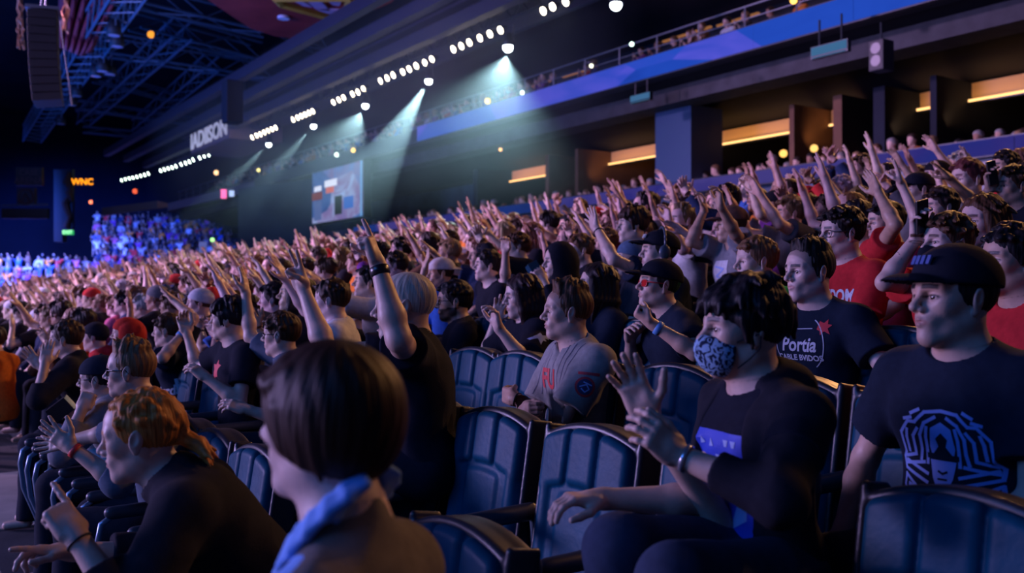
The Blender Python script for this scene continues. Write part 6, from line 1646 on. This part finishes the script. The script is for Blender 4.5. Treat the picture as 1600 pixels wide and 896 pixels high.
spot('crowd_wash', (-8, 24, 10), (7, 17, 0), 27000, (.86, .50, 1.0), 62, .8, .6)
for (y, e) in ((1, 1700), (8, 2300), (16.5, 2600), (30, 900)):
    spot('flood_warm_light', (14.8 if y < 20 else 10.1, y, 7.3), (2.8, y - 1.5, -.8), e, (1, .46, .18), 75, .7, .25)
area('far_stand_blue', (-1, 58, 8.5), (6, 70, 0), 8, 4, 7500, (.03, .12, 1.0), 75)
area('far_stand_lilac', (-1, 57, 8), (6, 68, -1), 5, 3, 900, (.6, .4, 1.0), 70)
area('roof_blue', (-6, 34, 4), (-3, 34, 12), 26, 18, 6800, (.01, .16, 1.0), 150)
area('roof_red', (1, 22, 5), (-1, 25, 10), 4, 4, 420, (1, .22, .25), 70)
area('deck_warm', (21, 10, 10.5), (21, 10, 6), 10, 20, 200, (1, .5, .3))

hz = bpy.data.materials.new('haze'); hz.use_nodes = True; nt = hz.node_tree; nt.nodes.clear(); N = nt.nodes; v = N.new('ShaderNodeVolumeScatter'); v.inputs['Color'].default_value = (.78, .95, 1, 1); v.inputs['Anisotropy'].default_value = .3
tc = N.new('ShaderNodeTexCoord'); sx = N.new('ShaderNodeSeparateXYZ'); nt.links.new(tc.outputs['Object'], sx.inputs[0])
mr = N.new('ShaderNodeMapRange'); mr.interpolation_type = 'SMOOTHSTEP'; mr.inputs[1].default_value = 1.6; mr.inputs[2].default_value = 6.6; mr.inputs[3].default_value = 0.0; mr.inputs[4].default_value = .055; nt.links.new(sx.outputs[2], mr.inputs[0])
nz = N.new('ShaderNodeTexNoise'); nz.inputs['Scale'].default_value = .55; nt.links.new(tc.outputs['Object'], nz.inputs['Vector']); m2 = N.new('ShaderNodeMath'); m2.operation = 'MULTIPLY'; nt.links.new(nz.outputs[0], m2.inputs[0]); nt.links.new(mr.outputs[0], m2.inputs[1]); nt.links.new(m2.outputs[0], v.inputs['Density'])
o_ = N.new('ShaderNodeOutputMaterial'); nt.links.new(v.outputs[0], o_.inputs['Volume'])
mb = MB(); mb.box((13.6, 31.5, 4.7), (3.1, 13, 3.1)); t = mb.build('haze', hz); tag(t, 'thin smoky haze hanging under the flood lights', 'haze', None, 'stuff')
for (p, q, X) in BEAMS:
    ang = {671: 27, 491: 16, 421: 16, 795: 100, 572: 95, 964: 90}[X]; e = {671: 17000, 491: 4500, 421: 3500, 795: 4500, 572: 4500, 964: 4000}[X]
    spot('beam_light', p + unit(q - p) * .34, q, e, (.62, .92, 1.0), ang, .15 if ang < 50 else 1.0, .03)
w = bpy.data.worlds.new('arena_dark'); bpy.context.scene.world = w; w.use_nodes = True; w.node_tree.nodes['Background'].inputs[0].default_value = (.008, .013, .045, 1); w.node_tree.nodes['Background'].inputs[1].default_value = 1.0

cam = bpy.data.cameras.new('camera'); cam.sensor_width = 36; cam.lens = FPX / 1600 * 36; cam.clip_start = .05; cam.clip_end = 300
co = bpy.data.objects.new('camera', cam); COL.objects.link(co)
M = Matrix([[cR[i], cU[i], -cF[i], 0] for i in range(3)] + [[0, 0, 0, 1]]); co.matrix_world = M
cam.dof.use_dof = True; cam.dof.focus_distance = 3.9; cam.dof.aperture_fstop = 2.6
sc = bpy.context.scene; sc.camera = co
sc.view_settings.view_transform = 'Standard'; sc.view_settings.look = 'None'; sc.view_settings.exposure = 0; sc.view_settings.gamma = 1; sc.view_settings.use_curve_mapping = False
sc.cycles.max_bounces = 5; sc.cycles.diffuse_bounces = 2; sc.cycles.glossy_bounces = 2; sc.cycles.volume_bounces = 0; sc.cycles.transmission_bounces = 2
sc.cycles.use_denoising = True; sc.cycles.sample_clamp_indirect = 3; sc.cycles.volume_step_rate = 4; sc.cycles.use_light_tree = True; sc.cycles.caustics_reflective = False; sc.cycles.caustics_refractive = False
print('script seconds', time.time() - T0)
